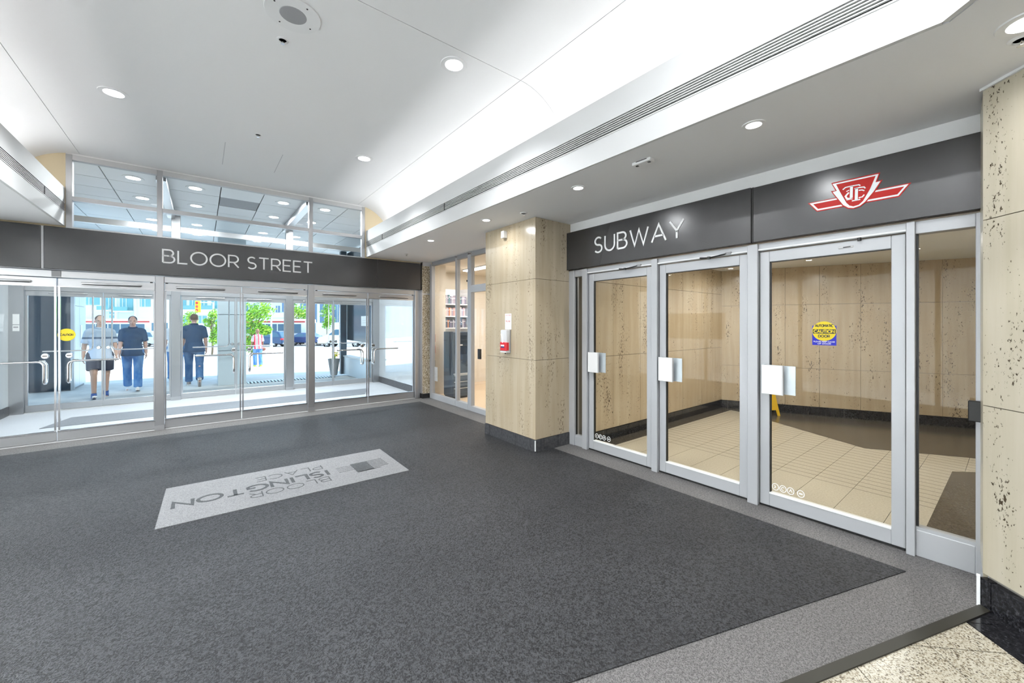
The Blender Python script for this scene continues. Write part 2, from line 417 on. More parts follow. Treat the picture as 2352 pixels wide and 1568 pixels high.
# granite of the hall with its tiles
fg = T('floor_granite', (2.6, .1, 0), kind='structure', label='cream speckled granite tiles laid beyond the black floor strip', cat='floor')
O('screed', prism(nb(), [(-2.75, -4.1), (3.95, -4.1), (3.95, .09), (3.5, strip_y(3.5) - .02), (-2.75, strip_y(-2.75) - .02)], -.06, -.006), 'dark_gap', fg)
STP = .636
for i in range(-3, 2):
    for j in range(-3, 1):
        p0, p1 = 3.105 + i * STP + .004, 3.105 + (i + 1) * STP - .004; q0, q1 = 2.59 + j * STP + .004, min(2.59 + (j + 1) * STP, 3.072) - .004
        if q1 <= q0: continue
        poly = [((p + q) / 2, (p - q) / 2) for p, q in ((p0, q0), (p1, q0), (p1, q1), (p0, q1))]
        poly = clip(poly, .3567, 1, .124 + 3.484 * .3567 - .012)
        poly = clip(poly, 0, -1, 1.6)
        if len(poly) > 2: O('tile', prism(nb(), poly, -.02, 0.0), 'granite_cream', fg)
for i in range(-2, 2):
    p0, p1 = 3.39 + i * .62 + .003, 3.39 + (i + 1) * .62 - .003
    poly = [((p + q) / 2, (p - q) / 2) for p, q in ((p0, 3.076), (p1, 3.076), (p1, 3.40), (p0, 3.40))]
    poly = clip(poly, .3567, 1, .124 + 3.484 * .3567 - .012)
    if len(poly) > 2: O('tile', prism(nb(), poly, -.02, 0.001), 'granite_black', fg, label='dark granite border tile')
d = Vector((-.942, .336)).normalized(); nrm = Vector((d.y, -d.x)) * -1
sp = [Vector((3.50, strip_y(3.50))), Vector((-2.74, strip_y(-2.74)))]
wn = Vector((-.336, -.942)).normalized() * .05
O('trim_1', prism(nb(), [sp[0], sp[1], sp[1] + wn, sp[0] + wn], -.03, .008), 'strip_olive', kind='structure', label='dark floor strip between border carpet and granite', cat='trim')
# dark carpet with woven logo panel
O('carpet', prism(nb(), [(-2.5, 7.6), (3.555, 7.6), (3.585, edge_y(3.585)), (-2.5, edge_y(-2.5))], 0.0, .005), 'carpet_dark', label='large charcoal entrance carpet in front of the glass doors', cat='carpet')
lm = T('logo_mat', (.75, 4.6, .005), 'pale grey woven mat with building name set in the charcoal carpet', 'mat')
O('panel', prism(nb(), [(-.285, 4.13), (1.785, 4.09), (1.795, 5.02), (-.268, 5.085)], .005, .008), 'carpet_logo', lm)
fm = lambda a, b, d: Vector((-a, -b, .008 + d))
lettering('ISLINGTON', fm, -1.065, .195, -4.645, .155, .030, 'carpet_ink', lm, .0012)
lettering('BLOOR', fm, -1.045, -.355, -4.44, .125, .010, 'carpet_ink', lm, .0012)
lettering('PLACE', fm, -1.055, -.44, -4.85, .125, .010, 'carpet_ink', lm, .0012)
O('emblem_block', B(nb(), 1.325, 1.505, 4.365, 4.665, .008, .0092), 'carpet_ink', lm)
for k in range(7):
    y = 4.37 + k * .046; O('emblem_line', B(nb(), 1.505 if k else 1.35, 1.68 if k else 1.58, y, y + .014, .008, .0092), 'carpet_ink', lm)
    if k in (2, 3, 4, 5): O('emblem_line', B(nb(), 1.165, 1.325, y + .02, y + .028, .008, .0090), 'carpet_ink', lm)

# ceiling vault: flat panels, coved sides, open joints
ce = T('ceiling', (.55, 2, 3.95), kind='structure', label='white vaulted ceiling with coved sides and thin panel joints', cat='ceiling')
def strip_prof(prof, y0, y1, th=.02, name='panel', parent=None, mat='ceiling_white', sm=True):
    bm = nb(); A = []
    n = len(prof)
    nor = []
    for i in range(n):
        a = Vector(prof[max(i - 1, 0)]); b = Vector(prof[min(i + 1, n - 1)]); t = (b - a).normalized(); nor.append(Vector((-t.y, t.x)))
    for y in (y0, y1):
        A.append([bm.verts.new((p[0], y, p[1])) for p in prof]); A.append([bm.verts.new((p[0] + m.x * th, y, p[1] + m.y * th)) for p, m in zip(prof, nor)])
    a0, b0, a1, b1 = A
    for i in range(n - 1):
        bm.faces.new((a0[i], a0[i + 1], a1[i + 1], a1[i])); bm.faces.new((b0[i], b1[i], b1[i + 1], b0[i + 1]))
        bm.faces.new((a0[i], b0[i], b0[i + 1], a0[i + 1])); bm.faces.new((a1[i], a1[i + 1], b1[i + 1], b1[i]))
    bm.faces.new((a0[0], a1[0], b1[0], b0[0])); bm.faces.new((a0[-1], b0[-1], b1[-1], a1[-1]))
    bmesh.ops.recalc_face_normals(bm, faces=bm.faces[:]); return O(name, bm, mat, parent, sm=sm)
RA = .65
cr = [(2.42 + RA * math.sin(math.radians(a)) + .003, 3.30 + RA * math.cos(math.radians(a))) for a in range(0, 91, 6)]
cl = [(-1.32 - RA * math.sin(math.radians(a)) - .003, 3.30 + RA * math.cos(math.radians(a))) for a in range(90, -1, -6)]
for y0, y1 in ((-4.0, 2.942), (2.948, 8.0)):
    strip_prof([(-1.317, 3.95), (2.417, 3.95)][::-1], y0, y1, -.02, parent=ce, sm=False)
    strip_prof(cr, y0, y1, .02, parent=ce); strip_prof(cl, y0, y1, .02, parent=ce)
bx('slab', 'dark_gap', ce, -4, 10.4, -4.4, 8.05, 4.0, 4.3)
for x0, x1, y0, y1 in ((.24, .248, 6.3, 7.2), (.885, .893, 6.27, 7.1)): bx('access_seam', 'grey_light', ce, x0, x1, y0, y1, 3.9485, 3.9505)
# bulkheads: fascia with slot diffuser, soffit, cove trough
def bulkhead(name, xf, sg, ys, ye, label):
    r = T(name, (xf, (ys + ye) / 2, 2.94), kind='structure', label=label, cat='bulkhead')
    t = .025 * sg
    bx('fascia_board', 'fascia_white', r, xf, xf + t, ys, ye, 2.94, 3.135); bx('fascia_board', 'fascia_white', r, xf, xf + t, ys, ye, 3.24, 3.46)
    bx('diffuser_back', 'slot_dark', r, xf + t * 1.2, xf + t * 1.6, ys, ye, 3.125, 3.25)
    bx('diffuser_rim', 'fascia_white', r, xf - .004 * sg, xf, ys, ye, 3.128, 3.137); bx('diffuser_rim', 'fascia_white', r, xf - .004 * sg, xf, ys, ye, 3.238, 3.247)
    for k in range(5):
        z = 3.153 + k * .0175; bx('slat', 'fascia_white', r, xf, xf + .012 * sg, ys, ye, z, z + .0065)
    for y in (7.10, 4.765):
        bx('divider', 'slot_dark', r, xf - .003 * sg, xf + .02 * sg, y, y + .012, 3.137, 3.238)
    return r
bh = bulkhead('trim_2', 2.585, 1, .2, 8.0, 'white bulkhead with long black slot diffuser above the subway doors')
bl = bulkhead('trim_3', -1.46, -1, -4.0, 8.0, 'white bulkhead with slot diffuser opposite the subway doors')
O('soffit', prism(nb(), [(2.612, .18), (2.612, 8.0), (3.97, 8.0), (3.97, -4), (.927, -4), (.927, -1.505)], 2.94, 2.955), 'soffit_white', bh)
extr(bm_ := nb(), [(2.585, .2, 2.94), (.9, -1.485, 2.94), (.9, -1.485, 3.46), (2.585, .2, 3.46)], (.018, -.018, 0)); O('return_board', bm_, 'fascia_white', bh)
bx('return_board', 'fascia_white', bh, .9, .925, -4, -1.485, 2.94, 3.46)
bx('cove_trough', 'white_paint', bh, 2.6, 3.09, .2, 8.0, 3.285, 3.30)
bx('soffit', 'soffit_white', bl, -2.78, -1.487, -4, 8.0, 2.94, 2.955); bx('cove_trough', 'white_paint', bl, -1.99, -1.475, -4, 8.0, 3.285, 3.30)
# cove tube lamps standing in the troughs
tb = None
for sx, ys in ((2.80, [.9 + 1.25 * k for k in range(6)]), (-1.68, [-3.0 + 1.25 * k for k in range(9)])):
    for y in ys:
        if y > 7.4: continue
        if tb is None:
            tb = T('cove_lamp', (sx, y, 3.30), 'white tube lamp hidden in the ceiling cove', 'lamp', 'tube lamps in the ceiling coves')
            bm = nb(); B(bm, sx - .03, sx + .03, y - .58, y + .58, 3.30, 3.325); O('batten', bm, 'white_paint', tb)
            O('tube', cyl(nb(), (sx, y - .56, 3.345), (sx, y + .56, 3.345), .014, n=10), 'tube_glow', tb)
        else:
            c = clone(tb); c.location = (sx, y, 3.30)

# outer shell of the building
wl = T('wall_left', (-2.8, 2, 0), kind='structure', label='glazed shop front opposite the subway doors', cat='wall')
bx('wall_piece', 'white_paint', wl, -2.95, -2.75, -4.3, -3.4, 0, 4.3); bx('wall_piece', 'white_paint', wl, -2.95, -2.75, 7.3, 8.0, 0, 4.3); bx('wall_piece', 'white_paint', wl, -2.95, -2.75, -3.4, 7.3, 2.6, 4.3)
for k in range(6):
    y = -3.4 + 2.12 * k; bx('mullion', 'door_white', wl, -2.84, -2.76, y, y + .07, 0, 2.6)
    if k < 5: bx('pane', 'glass', wl, -2.805, -2.795, y + .07, y + 2.12, .1, 2.6); bx('sill_rail', 'door_white', wl, -2.84, -2.76, y + .07, y + 2.12, 0, .1)
for a in ((-5.6, -5.5, -4.3, 8.0, 0, 3.1), (-5.5, -2.95, -4.3, -4.2, 0, 3.1), (-5.5, -2.95, 7.9, 8.0, 0, 3.1), (-5.6, -2.95, -4.3, 8.0, 3.0, 3.1)): bx('shop_shell', 'white_paint', wl, *a)
bx('shop_floor', 'white_paint', wl, -5.6, -2.75, -4.3, 8.0, -.06, 0); bx('sign_board', 'wood_pale', wl, -3.0, -2.96, 4.7, 6.5, 1.2, 1.9)
lettering('FRESH', lambda a, b, d: Vector((-2.955 + d, -a, b)), -6.0, -5.1, 1.42, .21, .034, 'letter_white', wl, .01)
for k in range(7):
    y = -3.2 + 1.7 * k; l = bpy.data.lights.new('shop_fill_light', 'AREA'); l.shape = 'RECTANGLE'; l.size = 1.2; l.size_y = 1.2; l.energy = 98; l.color = (.97, .99, 1); lo = bpy.data.objects.new('shop_fill_light', l); COL.objects.link(lo); lo.location = (-4.2, y, 2.97)  # fill lamps in the out-of-view shop, added to brighten the soffits
    bx('ceiling_panel', 'paper', wl, -4.85, -3.55, y - .65, y + .65, 2.975, 2.995)
bx('wall_back', 'white_paint', None, -2.95, 10.4, -4.3, -4.1, 0, 4.3, kind='structure', label='white rear wall of the hall', cat='wall')
wf = T('wall_front', (.5, 8.08, 2.9), kind='structure', label='cream wall around the clerestory glazing', cat='wall')
bx('wall_piece', 'cream_paint', wf, 2.56, 3.97, 8.0, 8.15, 2.895, 4.3); bx('wall_piece', 'cream_paint', wf, -2.95, -1.455, 8.0, 8.15, 2.895, 4.3)
bx('wall_piece', 'white_paint', wf, -1.455, 2.56, 8.0, 8.15, 3.93, 4.3); bx('header_beam', 'brushed', wf, -2.75, 3.745, 8.01, 8.12, 2.335, 2.905)
bx('roof', 'facade_white', None, -6.0, 10.4, 8.3, 14.6, 4.05, 4.4, kind='structure', label='flat entrance canopy roof', cat='roof')

# travertine column between shop window and subway doors
def travertine_face(parent, p0, p1, zs, th, mat, gap=.0045, cuts=()):
    """panels on a vertical face from p0 to p1 (viewer on the side of the normal), outside of it by th"""
    p0, p1 = Vector(p0), Vector(p1); d = (p1 - p0); L = d.length; d.normalize(); n = Vector((d.y, -d.x)); c = [0] + list(cuts) + [L]
    for a, b in zip(c, c[1:]):
        for z0, z1 in zip(zs, zs[1:]):
            A = p0 + d * (a + gap / 2); Bp = p0 + d * (b - gap / 2)
            O('panel', prism(nb(), [A, Bp, Bp + n * th, A + n * th], z0 + gap / 2, z1 - gap / 2), mat, parent)
def base_tiles(parent, p0, p1, h, w, th, mat, first=None):
    p0, p1 = Vector(p0), Vector(p1); d = (p1 - p0); L = d.length; d.normalize(); n = Vector((d.y, -d.x))
    a = 0; b = first or w
    while a < L - 1e-4:
        b = min(b, L); A = p0 + d * (a + .003); Bp = p0 + d * (b - .003)
        O('base_tile', prism(nb(), [A, Bp, Bp + n * th, A + n * th], 0.0, h), mat, parent); a = b; b = a + w
ZS = [.158, 1.15, 2.17, 2.94]
co = T('column', (3.6, 4.24, 0), kind='structure', label='cream travertine column with grey tile base beside the subway doors', cat='column')
bx('core', 'grout', co, 3.295, 3.97, 3.715, 4.765, 0, 2.94)
travertine_face(co, (3.295, 4.79), (3.295, 3.69), ZS, .022, 'travertine')
travertine_face(co, (3.273, 3.715), (3.97, 3.715), ZS, .022, 'travertine')
base_tiles(co, (3.295, 4.80), (3.295, 3.69), .155, .30, .03, 'stone_base_grey', .12)
base_tiles(co, (3.275, 3.715), (3.90, 3.715), .155, .25, .03, 'stone_base_grey', .14)
bx('corner_bead', 'white_paint', co, 3.262, 3.272, 3.682, 3.694, .02, .15)
# pillar beside the hall, set diagonally
pi_ = T('pillar', (3.5, -.2, 0), kind='structure', label='pale pitted travertine pillar with polished black base standing diagonally', cat='pillar')
O('core', prism(nb(), [(3.51, .09), (2.80, -.62), (3.95, -.62), (3.95, .10)], 0, 2.94), 'grout', pi_)
travertine_face(pi_, (3.512, .100), (2.80, -.612), [.185, 1.14, 2.19, 2.93], .02, 'travertine_light')
O('top_bead', prism(nb(), [(3.51, .105), (2.80, -.605), (2.78, -.585), (3.49, .125)], 2.925, 2.94), 'white_paint', pi_)
base_tiles(pi_, (3.512, .100), (2.80, -.612), .165, .42, .035, 'granite_black', .06)
bx('corner_bead', 'white_paint', pi_, 3.478, 3.492, .122, .136, .0, .175)
O('edge_panel', prism(nb(), [(3.498, .112), (3.95, .14), (3.95, .10), (3.51, .095)], .16, 2.93), 'travertine_light', pi_)
# band above the subway sign, wall pieces over shop and doors
ws = T('wall_right', (3.95, 3, 2.8), kind='structure', label='white wall band above the subway sign', cat='wall')
bx('band', 'white_paint', ws, 3.90, 4.05, .08, 3.72, 2.33, 2.94)
bx('upper_wall', 'white_paint', ws, 3.95, 4.0, -4.1, 8.1, 2.94, 4.3); bx('lower_wall', 'white_paint', ws, 3.95, 4.05, -4.1, .1, 0, 2.94)

# aggregate pier at the corner
pr = T('pier', (3.85, 7.95, 0), kind='structure', label='pebbled concrete pier between entrance doors and shop window', cat='pier')
bx('core', 'aggregate', pr, 3.755, 3.95, 7.9, 8.15, .10, 2.94); bx('base', 'black', pr, 3.750, 3.955, 7.893, 8.15, 0, .098)
bx('edge_strip', 'brushed', pr, 3.738, 3.754, 7.895, 8.15, .11, 2.34); bx('mortar_cap', 'grey_light', pr, 3.755, 3.952, 7.897, 8.15, 2.86, 2.94)
bx('collar', 'brushed', pr, 3.755, 3.953, 7.896, 8.15, 2.24, 2.27)

# ------------------------------------------------------------------ entrance doors
def frame(name, y, posts, pw, x0, x1, ztop, label, pdep=.12, post_mat='brushed_post'):
    r = T(name, ((x0 + x1) / 2, y, 0), kind='structure', label=label, cat='door frame')
    for x in posts:
        p = bx('post', post_mat, r, x - pw / 2, x + pw / 2, y - .05, y - .05 + pdep, 0.0, ztop, .004); bx('shoe', 'brushed', p, x - pw / 2 - .006, x + pw / 2 + .006, y - .056, y - .05 + pdep, 0, .075)
    return r
fr1 = frame('trim_4', YB, (-2.615, -.495, 1.59), .10, -2.75, 3.74, 2.325, 'brushed steel posts and header of the inner entrance doors')
bx('jamb', 'brushed_post', fr1, 3.625, 3.742, YB - .05, YB + .1, 0, 2.325, .004); bx('jamb', 'brushed_post', fr1, -2.75, -2.665, YB - .05, YB + .1, 0, 2.325)
for a, b in ((-2.565, -.545), (-.445, 1.54), (1.64, 3.625)):
    bx('header', 'brushed', fr1, a, b, YB - .02, YB + .08, 2.235, 2.328, .003); bx('sill', 'grey_light', fr1, a, b, YB - .03, YB + .09, 0.0, .012)
bx('hinge_plate', 'grey_mid', fr1, -1.585, -1.50, YB - .03, YB - .02, 2.245, 2.325)
LEAF = []
def inner_leaf(n, x0, x1, m, label):
    r = T('door_%d' % n, ((x0 + x1) / 2, YB, 0), kind='structure', label=label, cat='door'); s = -1 if m > (x0 + x1) / 2 else 1
    bx('top_rail', 'brushed', r, x0, x1, YB, YB + .045, 2.118, 2.228, .003); bx('bottom_rail', 'brushed', r, x0, x1, YB, YB + .045, .016, .135, .003)
    bx('glazing_bead', 'chrome', r, x0, x1, YB - .004, YB + .0, 2.110, 2.122); bx('glazing_bead', 'chrome', r, x0, x1, YB - .008, YB + .02, .135, .155)
    bx('pane', 'glass', r, x0 + .004, x1 - .004, YB + .017, YB + .029, .13, 2.12)
    bx('stile', 'chrome', r, m + s * .004, m + s * .022, YB + .005, YB + .040, .135, 2.12); far = x0 if s < 0 else x1
    bx('stile', 'brushed', r, far, far + s * -.018, YB + .008, YB + .038, .135, 2.12)
    hx = m + s * .105
    for sd, yy in ((-1, YB - .05), (1, YB + .095)):
        h = O('pull_bar', tube(nb(), [(m + s * (.60 if sd < 0 else .12), yy, 1.10), (hx, yy, 1.10), (hx, yy, .80), (hx, YB + .02, .80)], .0135, 12, .07), 'chrome', r, sm=True)
        O('standoff', cyl(nb(), (m + s * .58, yy, 1.10), (m + s * .58, YB + .02, 1.10), .009, n=10), 'chrome', r, sm=True) if sd < 0 else None
    lk = O('lock', lathe(nb(), [(.0, -.022), (.030, -.022), (.036, -.012), (.038, .0)], (hx, YB + .017, 1.172), 24, 'Y'), 'chrome', r, sm=True)
    bx('keyhole', 'dark_gap', lk, hx - .022, hx + .022, YB - .0075, YB - .004, 1.166, 1.178)
    c = x1 - .52 if s > 0 else x0 + .52; c = m + s * .53
    cb = O('closer', B(nb(), c - .31, c + .31, YB - .035, YB, 2.158, 2.186, .010, 2), 'brushed', r, sm=True)
    bx('closer_slot', 'slot_dark', cb, c - .30, c + .30, YB - .037, YB - .034, 2.150, 2.157)
    bx('pivot', 'slot_dark', r, m + s * .93, m + s * .96, YB - .012, YB, 2.222, 2.240)
    return r
inner_leaf(1, -2.56, -1.545, -1.545, 'inner glass entrance door beside the cream side wall, horizontal pull bar')
d2 = inner_leaf(2, -1.535, -.55, -1.535, 'inner glass entrance door with round yellow sticker')
inner_leaf(3, -.44, .53, .53, 'inner glass entrance door below the word Bloor')
inner_leaf(4, .54, 1.535, .54, 'inner glass entrance door below the word Street')
inner_leaf(5, 1.645, 2.63, 2.63, 'inner glass entrance door after the third steel post, lock with brass core')
inner_leaf(6, 2.64, 3.62, 2.64, 'inner glass entrance door next to the pebbled pier')
st = O('sticker', lathe(nb(), [(0, -.002), (.082, -.002), (.085, .0)], (-1.455, YB + .0165, 1.455), 28, 'Y'), 'sticker_yellow', d2)
lettering('CAUTION', lambda a, b, d: Vector((a, YB + .0143 - d, b)), -1.515, -1.395, 1.443, .026, .006, 'black', st, .0004, one=True, name='print')

fr2 = frame('trim_5', 10.97, (-.42, 1.69), .15, -2.65, 3.89, 3.95, 'brushed steel posts and header of the outer entrance doors')
for x0, x1 in ((-2.66, -2.49), (3.72, 3.89)): bx('jamb', 'brushed_post', fr2, x0, x1, 10.90, 11.05, 0, 3.95)
for a, b in ((-2.49, -.495), (-.345, 1.615), (1.765, 3.72)):
    bx('header', 'brushed', fr2, a, b, 10.95, 11.03, 2.215, 2.33); bx('sill', 'grey_light', fr2, a, b, 10.94, 11.04, 0, .012)
    bx('transom', 'brushed', fr2, a, b, 10.95, 11.02, 3.55, 3.66); bx('upper_pane', 'glass', fr2, a, b, 10.98, 10.99, 2.33, 3.55); bx('upper_pane', 'glass', fr2, a, b, 10.98, 10.99, 3.66, 3.93)
def outer_leaf(n, x0, x1, m, label):
    Y = 10.97; r = T('door_%d' % n, ((x0 + x1) / 2, Y, 0), kind='structure', label=label, cat='door'); s = -1 if m > (x0 + x1) / 2 else 1
    bx('top_rail', 'brushed', r, x0, x1, Y, Y + .045, 2.118, 2.212, .003); bx('bottom_rail', 'brushed', r, x0, x1, Y, Y + .045, .016, .13, .003)
    bx('pane', 'glass', r, x0 + .003, x1 - .003, Y + .017, Y + .029, .12, 2.13)
    for e, w in ((m, .022), (x0 if s < 0 else x1, .03)): bx('stile', 'brushed', r, e, e + (w if abs(e - x0) < 1e-6 else -w), Y + .005, Y + .04, .13, 2.12)
    hx = m + s * .125; yy = Y - .07
    O('push_bar', tube(nb(), [(hx, yy, 2.14), (hx, yy, 1.105), (m + s * .76, yy, 1.105)], .0125, 10, .09), 'chrome', r, sm=True)
    O('standoff', cyl(nb(), (m + s * .74, yy, 1.105), (m + s * .74, Y + .02, 1.105), .008, n=8), 'chrome', r)
    O('standoff', cyl(nb(), (hx, yy, 2.13), (hx, Y + .02, 2.13), .012, n=8), 'chrome', r)
    O('lock', lathe(nb(), [(0, -.02), (.028, -.02), (.036, 0)], (m + s * .06, Y + .017, 1.15), 20, 'Y'), 'chrome', r, sm=True)
    c = m + s * .45; O('closer', B(nb(), c - .25, c + .25, Y - .03, Y, 2.165, 2.19, .009, 2), 'brushed', r, sm=True)
    return r
outer_leaf(7, -2.485, -1.505, -1.505, 'outer glass door before the dark display window')
outer_leaf(8, -1.495, -.50, -1.495, 'outer glass door with two men walking towards it')
outer_leaf(9, -.34, .615, .615, 'outer glass door with a man walking away behind it')
outer_leaf(10, .625, 1.61, .625, 'outer glass door before the person in the striped shirt')
outer_leaf(11, 1.77, 2.70, 2.70, 'outer glass door before the flower pot')
outer_leaf(12, 2.71, 3.715, 2.71, 'outer glass door before the low ramp wall')

# clerestory over the doors
wc = T('window_1', (.55, 8.05, 2.905), kind='structure', label='steel framed clerestory window above the street sign', cat='window')
for x in (-1.425, -.494, 1.587, 2.535): bx('mullion', 'brushed', wc, x - .032, x + .032, 8.0, 8.09, 2.905, 3.93, .003)
XE = (-1.393, -.526, -.462, 1.555, 1.619, 2.503)
for a, b in ((0, 1), (2, 3), (4, 5)):
    bx('head', 'fascia_white', wc, XE[a], XE[b], 8.0, 8.09, 3.86, 3.93); bx('transom', 'brushed', wc, XE[a], XE[b], 8.005, 8.085, 3.30, 3.36); bx('sill_rail', 'brushed', wc, XE[a], XE[b], 8.005, 8.085, 2.905, 2.935)
    bx('pane', 'glass', wc, XE[a], XE[b], 8.04, 8.05, 2.935, 3.30); bx('pane', 'glass', wc, XE[a], XE[b], 8.04, 8.05, 3.36, 3.86)

# ------------------------------------------------------------------ street sign over the doors
ss = T('street_sign', (.5, 7.96, 2.34), 'wide dark grey fascia sign reading Bloor Street over the entrance doors', 'sign')
for a, b in ((-2.74, -1.665), (-1.640, 2.788), (2.800, 3.735)): bx('panel', 'sign_dark', ss, a, b, 7.94, 8.0, 2.340, 2.907, .003)
bx('joint_strip', 'grey_light', ss, -1.663, -1.642, 7.945, 8.0, 2.342, 2.905); bx('joint_strip', 'black', ss, 2.788, 2.800, 7.95, 8.0, 2.342, 2.905); bx('end_cap', 'black', ss, 3.735, 3.765, 7.935, 8.0, 2.335, 2.91)
fb = lambda a, b, d: Vector((a, 7.94 - d, b))
lettering('BLOOR STREET', fb, -.455, 1.595, 2.535, .192, .0215, 'letter_white', ss, .006)

# ------------------------------------------------------------------ subway doors (plane X = 3.9)
fs = T('trim_6', (3.92, 1.9, 0), kind='structure', label='light aluminium frame of the subway doors', cat='door frame')
for y0, y1, dx in ((3.605, 3.715, 0), (3.375, 3.455, -.012), (2.385, 2.455, -.012), (1.405, 1.490, -.012), (.425, .470, -.012), (.085, .155, 0)):
    bx('post', 'door_white', fs, 3.875 + dx, 3.975, y0, y1, 0, 2.31, .003)
for y0, y1 in ((3.455, 3.605), (2.455, 3.375), (1.49, 2.385), (.47, 1.405), (.155, .425)):
    bx('head', 'door_white', fs, 3.885, 3.975, y0, y1, 2.245 if y1 - y0 > .4 else 2.225, 2.31, .002)
    if y1 - y0 > .4:
        bx('stop', 'white_paint', fs, 3.872, 3.885, y0, y1, 2.250, 2.262); bx('gap', 'black', fs, 3.905, 3.93, y0, y1, .004, .016)
for n, y0, y1, zb, lab in ((2, 3.455, 3.605, .14, 'narrow fixed side pane between column and subway door'), (3, .155, .425, .20, 'fixed side pane between subway door and pale pillar')):
    wi = T('window_%d' % n, (3.92, (y0 + y1) / 2, 0), kind='structure', label=lab, cat='window')
    bx('bottom_rail', 'door_white', wi, 3.89, 3.965, y0, y1, .0, zb - .02, .003); bx('bead', 'door_white', wi, 3.900, 3.955, y0, y1, zb - .02, zb)
    bx('gasket', 'black', wi, 3.912, 3.935, y1 - .012, y1, zb, 2.225); bx('pane', 'glass_sub', wi, 3.92, 3.93, y0, y1 - .012, zb, 2.225)
def subway_leaf(n, y0, y1, label, pad):
    r = T('door_%d' % n, (3.92, (y0 + y1) / 2, 0), kind='structure', label=label, cat='door'); XA, XB = 3.902, 3.947
    bx('stile', 'door_white', r, XA, XB, y1 - .080, y1 - .006, .018, 2.238, .003); bx('stile', 'door_white', r, XA, XB, y0 + .006, y0 + .080, .018, 2.238, .003)
    bx('top_rail', 'door_white', r, XA, XB, y0 + .08, y1 - .08, 2.145, 2.238, .003); bx('bottom_rail', 'door_white', r, XA, XB, y0 + .08, y1 - .08, .018, .125, .003)
    bx('gasket', 'black', r, 3.910, 3.94, y1 - .086, y1 - .080, .125, 2.145); bx('gasket', 'black', r, 3.910, 3.94, y0 + .08, y1 - .08, 2.140, 2.145)
    bx('bead', 'white_paint', r, 3.898, 3.95, y0 + .08, y1 - .08, .125, .137)
    bx('pane', 'glass_sub', r, 3.920, 3.928, y0 + .08, y1 - .086, .137, 2.140)
    p = T('pull_plate', (0, 0, 0)); p.parent = r; p.location = (0, 0, 0); OFF[p.name] = OFF[r.name]
    bx('face_plate', 'white_paint', p, 3.838, 3.846, pad - .155, pad, 1.0, 1.25, .002); bx('return_plate', 'steel_panel', p, 3.846, 3.902, pad - .012, pad - .004, 1.0, 1.25)
    bx('back_plate', 'steel_panel', p, 3.895, 3.901, pad - .235, pad - .03, 1.003, 1.247, .001); bx('edge_lip', 'grey_light', p, 3.838, 3.862, pad - .161, pad - .155, 1.0, 1.25)
    return r
D1 = subway_leaf(13, 2.455, 3.375, 'aluminium framed subway door next to the travertine column', 3.335)
D2 = subway_leaf(14, 1.49, 2.385, 'middle aluminium framed subway door with closer arm', 2.355)
D3 = subway_leaf(15, .47, 1.405, 'aluminium framed subway door with yellow and blue sticker', 1.365)
def closer_arm(parent, y):
    bm = nb(); tube(bm, [(3.868, y + .12, 2.252), (3.84, y + .02, 2.238), (3.87, y - .14, 2.262)], .007, 8); O('closer_arm', bm, 'black', parent)
    bx('closer_shoe', 'grey_mid', parent, 3.862, 3.90, y - .17, y - .12, 2.252, 2.275); O('closer_joint', cyl(nb(), (3.84, y + .02, 2.226), (3.84, y + .02, 2.25), .016, n=12), 'black', parent)
closer_arm(D1, 2.76); closer_arm(D2, 1.80)
O('lock_slot', B(nb(), 3.896, 3.903, .76, .85, 2.185, 2.203, .003), 'grey_light', D3); bx('lock_mark', 'black', D3, 3.8945, 3.897, .775, .82, 2.190, 2.196); O('stop_bolt', cyl(nb(), (3.885, .722, 2.225), (3.885, .722, 2.25), .012, n=10), 'black', D3)
# door stickers
sk = T('door_sticker', (3.919, .945, 1.43), 'blue and yellow automatic door caution sticker on the subway door glass', 'sticker')
bx('backing', 'sticker_blue', sk, 3.9185, 3.9195, .866, 1.022, 1.432, 1.588)
O('disc', lathe(nb(), [(0, -.001), (.078, -.001), (.078, .0)], (3.9185, .944, 1.545), 32, 'X'), 'sticker_yellow', sk)
bx('band', 'black', sk, 3.9165, 3.9174, .870, 1.018, 1.525, 1.560)
fx = lambda a, b, d: Vector((3.9164 - d, -a, b))
for tx, a, b, z, h, wt, m in (('AUTOMATIC', -1.002, -.886, 1.580, .018, .0045, 'black'), ('CAUTION', -1.010, -.878, 1.532, .022, .0055, 'sticker_yellow'), ('DOOR', -.980, -.908, 1.496, .018, .0045, 'black'), ('PLEASE KEEP CLEAR', -1.012, -.876, 1.456, .009, .002, 'letter_white'), ('OF DOOR', -.985, -.90, 1.440, .009, .002, 'letter_white')):
    lettering(tx, fx, a, b, z, h, wt, m, sk, .0004, name='print', one=True)
def door_icons(y, z, lab):
    r = T('door_icons', (3.919, y - .1, z - .03), lab, 'decal', 'rows of round white pictograms on door glass')
    for k, dy in enumerate((0, .057, .113, .185)):
        yy = y - dy; bm = nb(); pts = arc(yy, z, .024, .028, 0, 360, 20); stroke(bm, pts, .0055, lambda a, b, d: Vector((3.9185 - d, a, b)), 0, .0005); O('ring', bm, 'letter_white', r)
        bm = nb()
        if k == 0: stroke(bm, [(yy + .008, z + .012), (yy - .002, z), (yy + .008, z - .012)], .006, lambda a, b, d: Vector((3.9185 - d, a, b)), 0, .0005)
        elif k == 1: stroke(bm, arc(yy, z, .011, .013, -120, 140, 10), .005, lambda a, b, d: Vector((3.9185 - d, a, b)), 0, .0005)
        elif k == 2: stroke(bm, [(yy + .010, z - .010), (yy, z + .013), (yy - .010, z - .010)], .006, lambda a, b, d: Vector((3.9185 - d, a, b)), 0, .0005)
        else: stroke(bm, [(yy + .013, z), (yy - .013, z)], .012, lambda a, b, d: Vector((3.9185 - d, a, b)), 0, .0005)
        O('symbol', bm, 'letter_white', r)
door_icons(3.255, .195, 'row of round white pictograms low on the door next to the column')
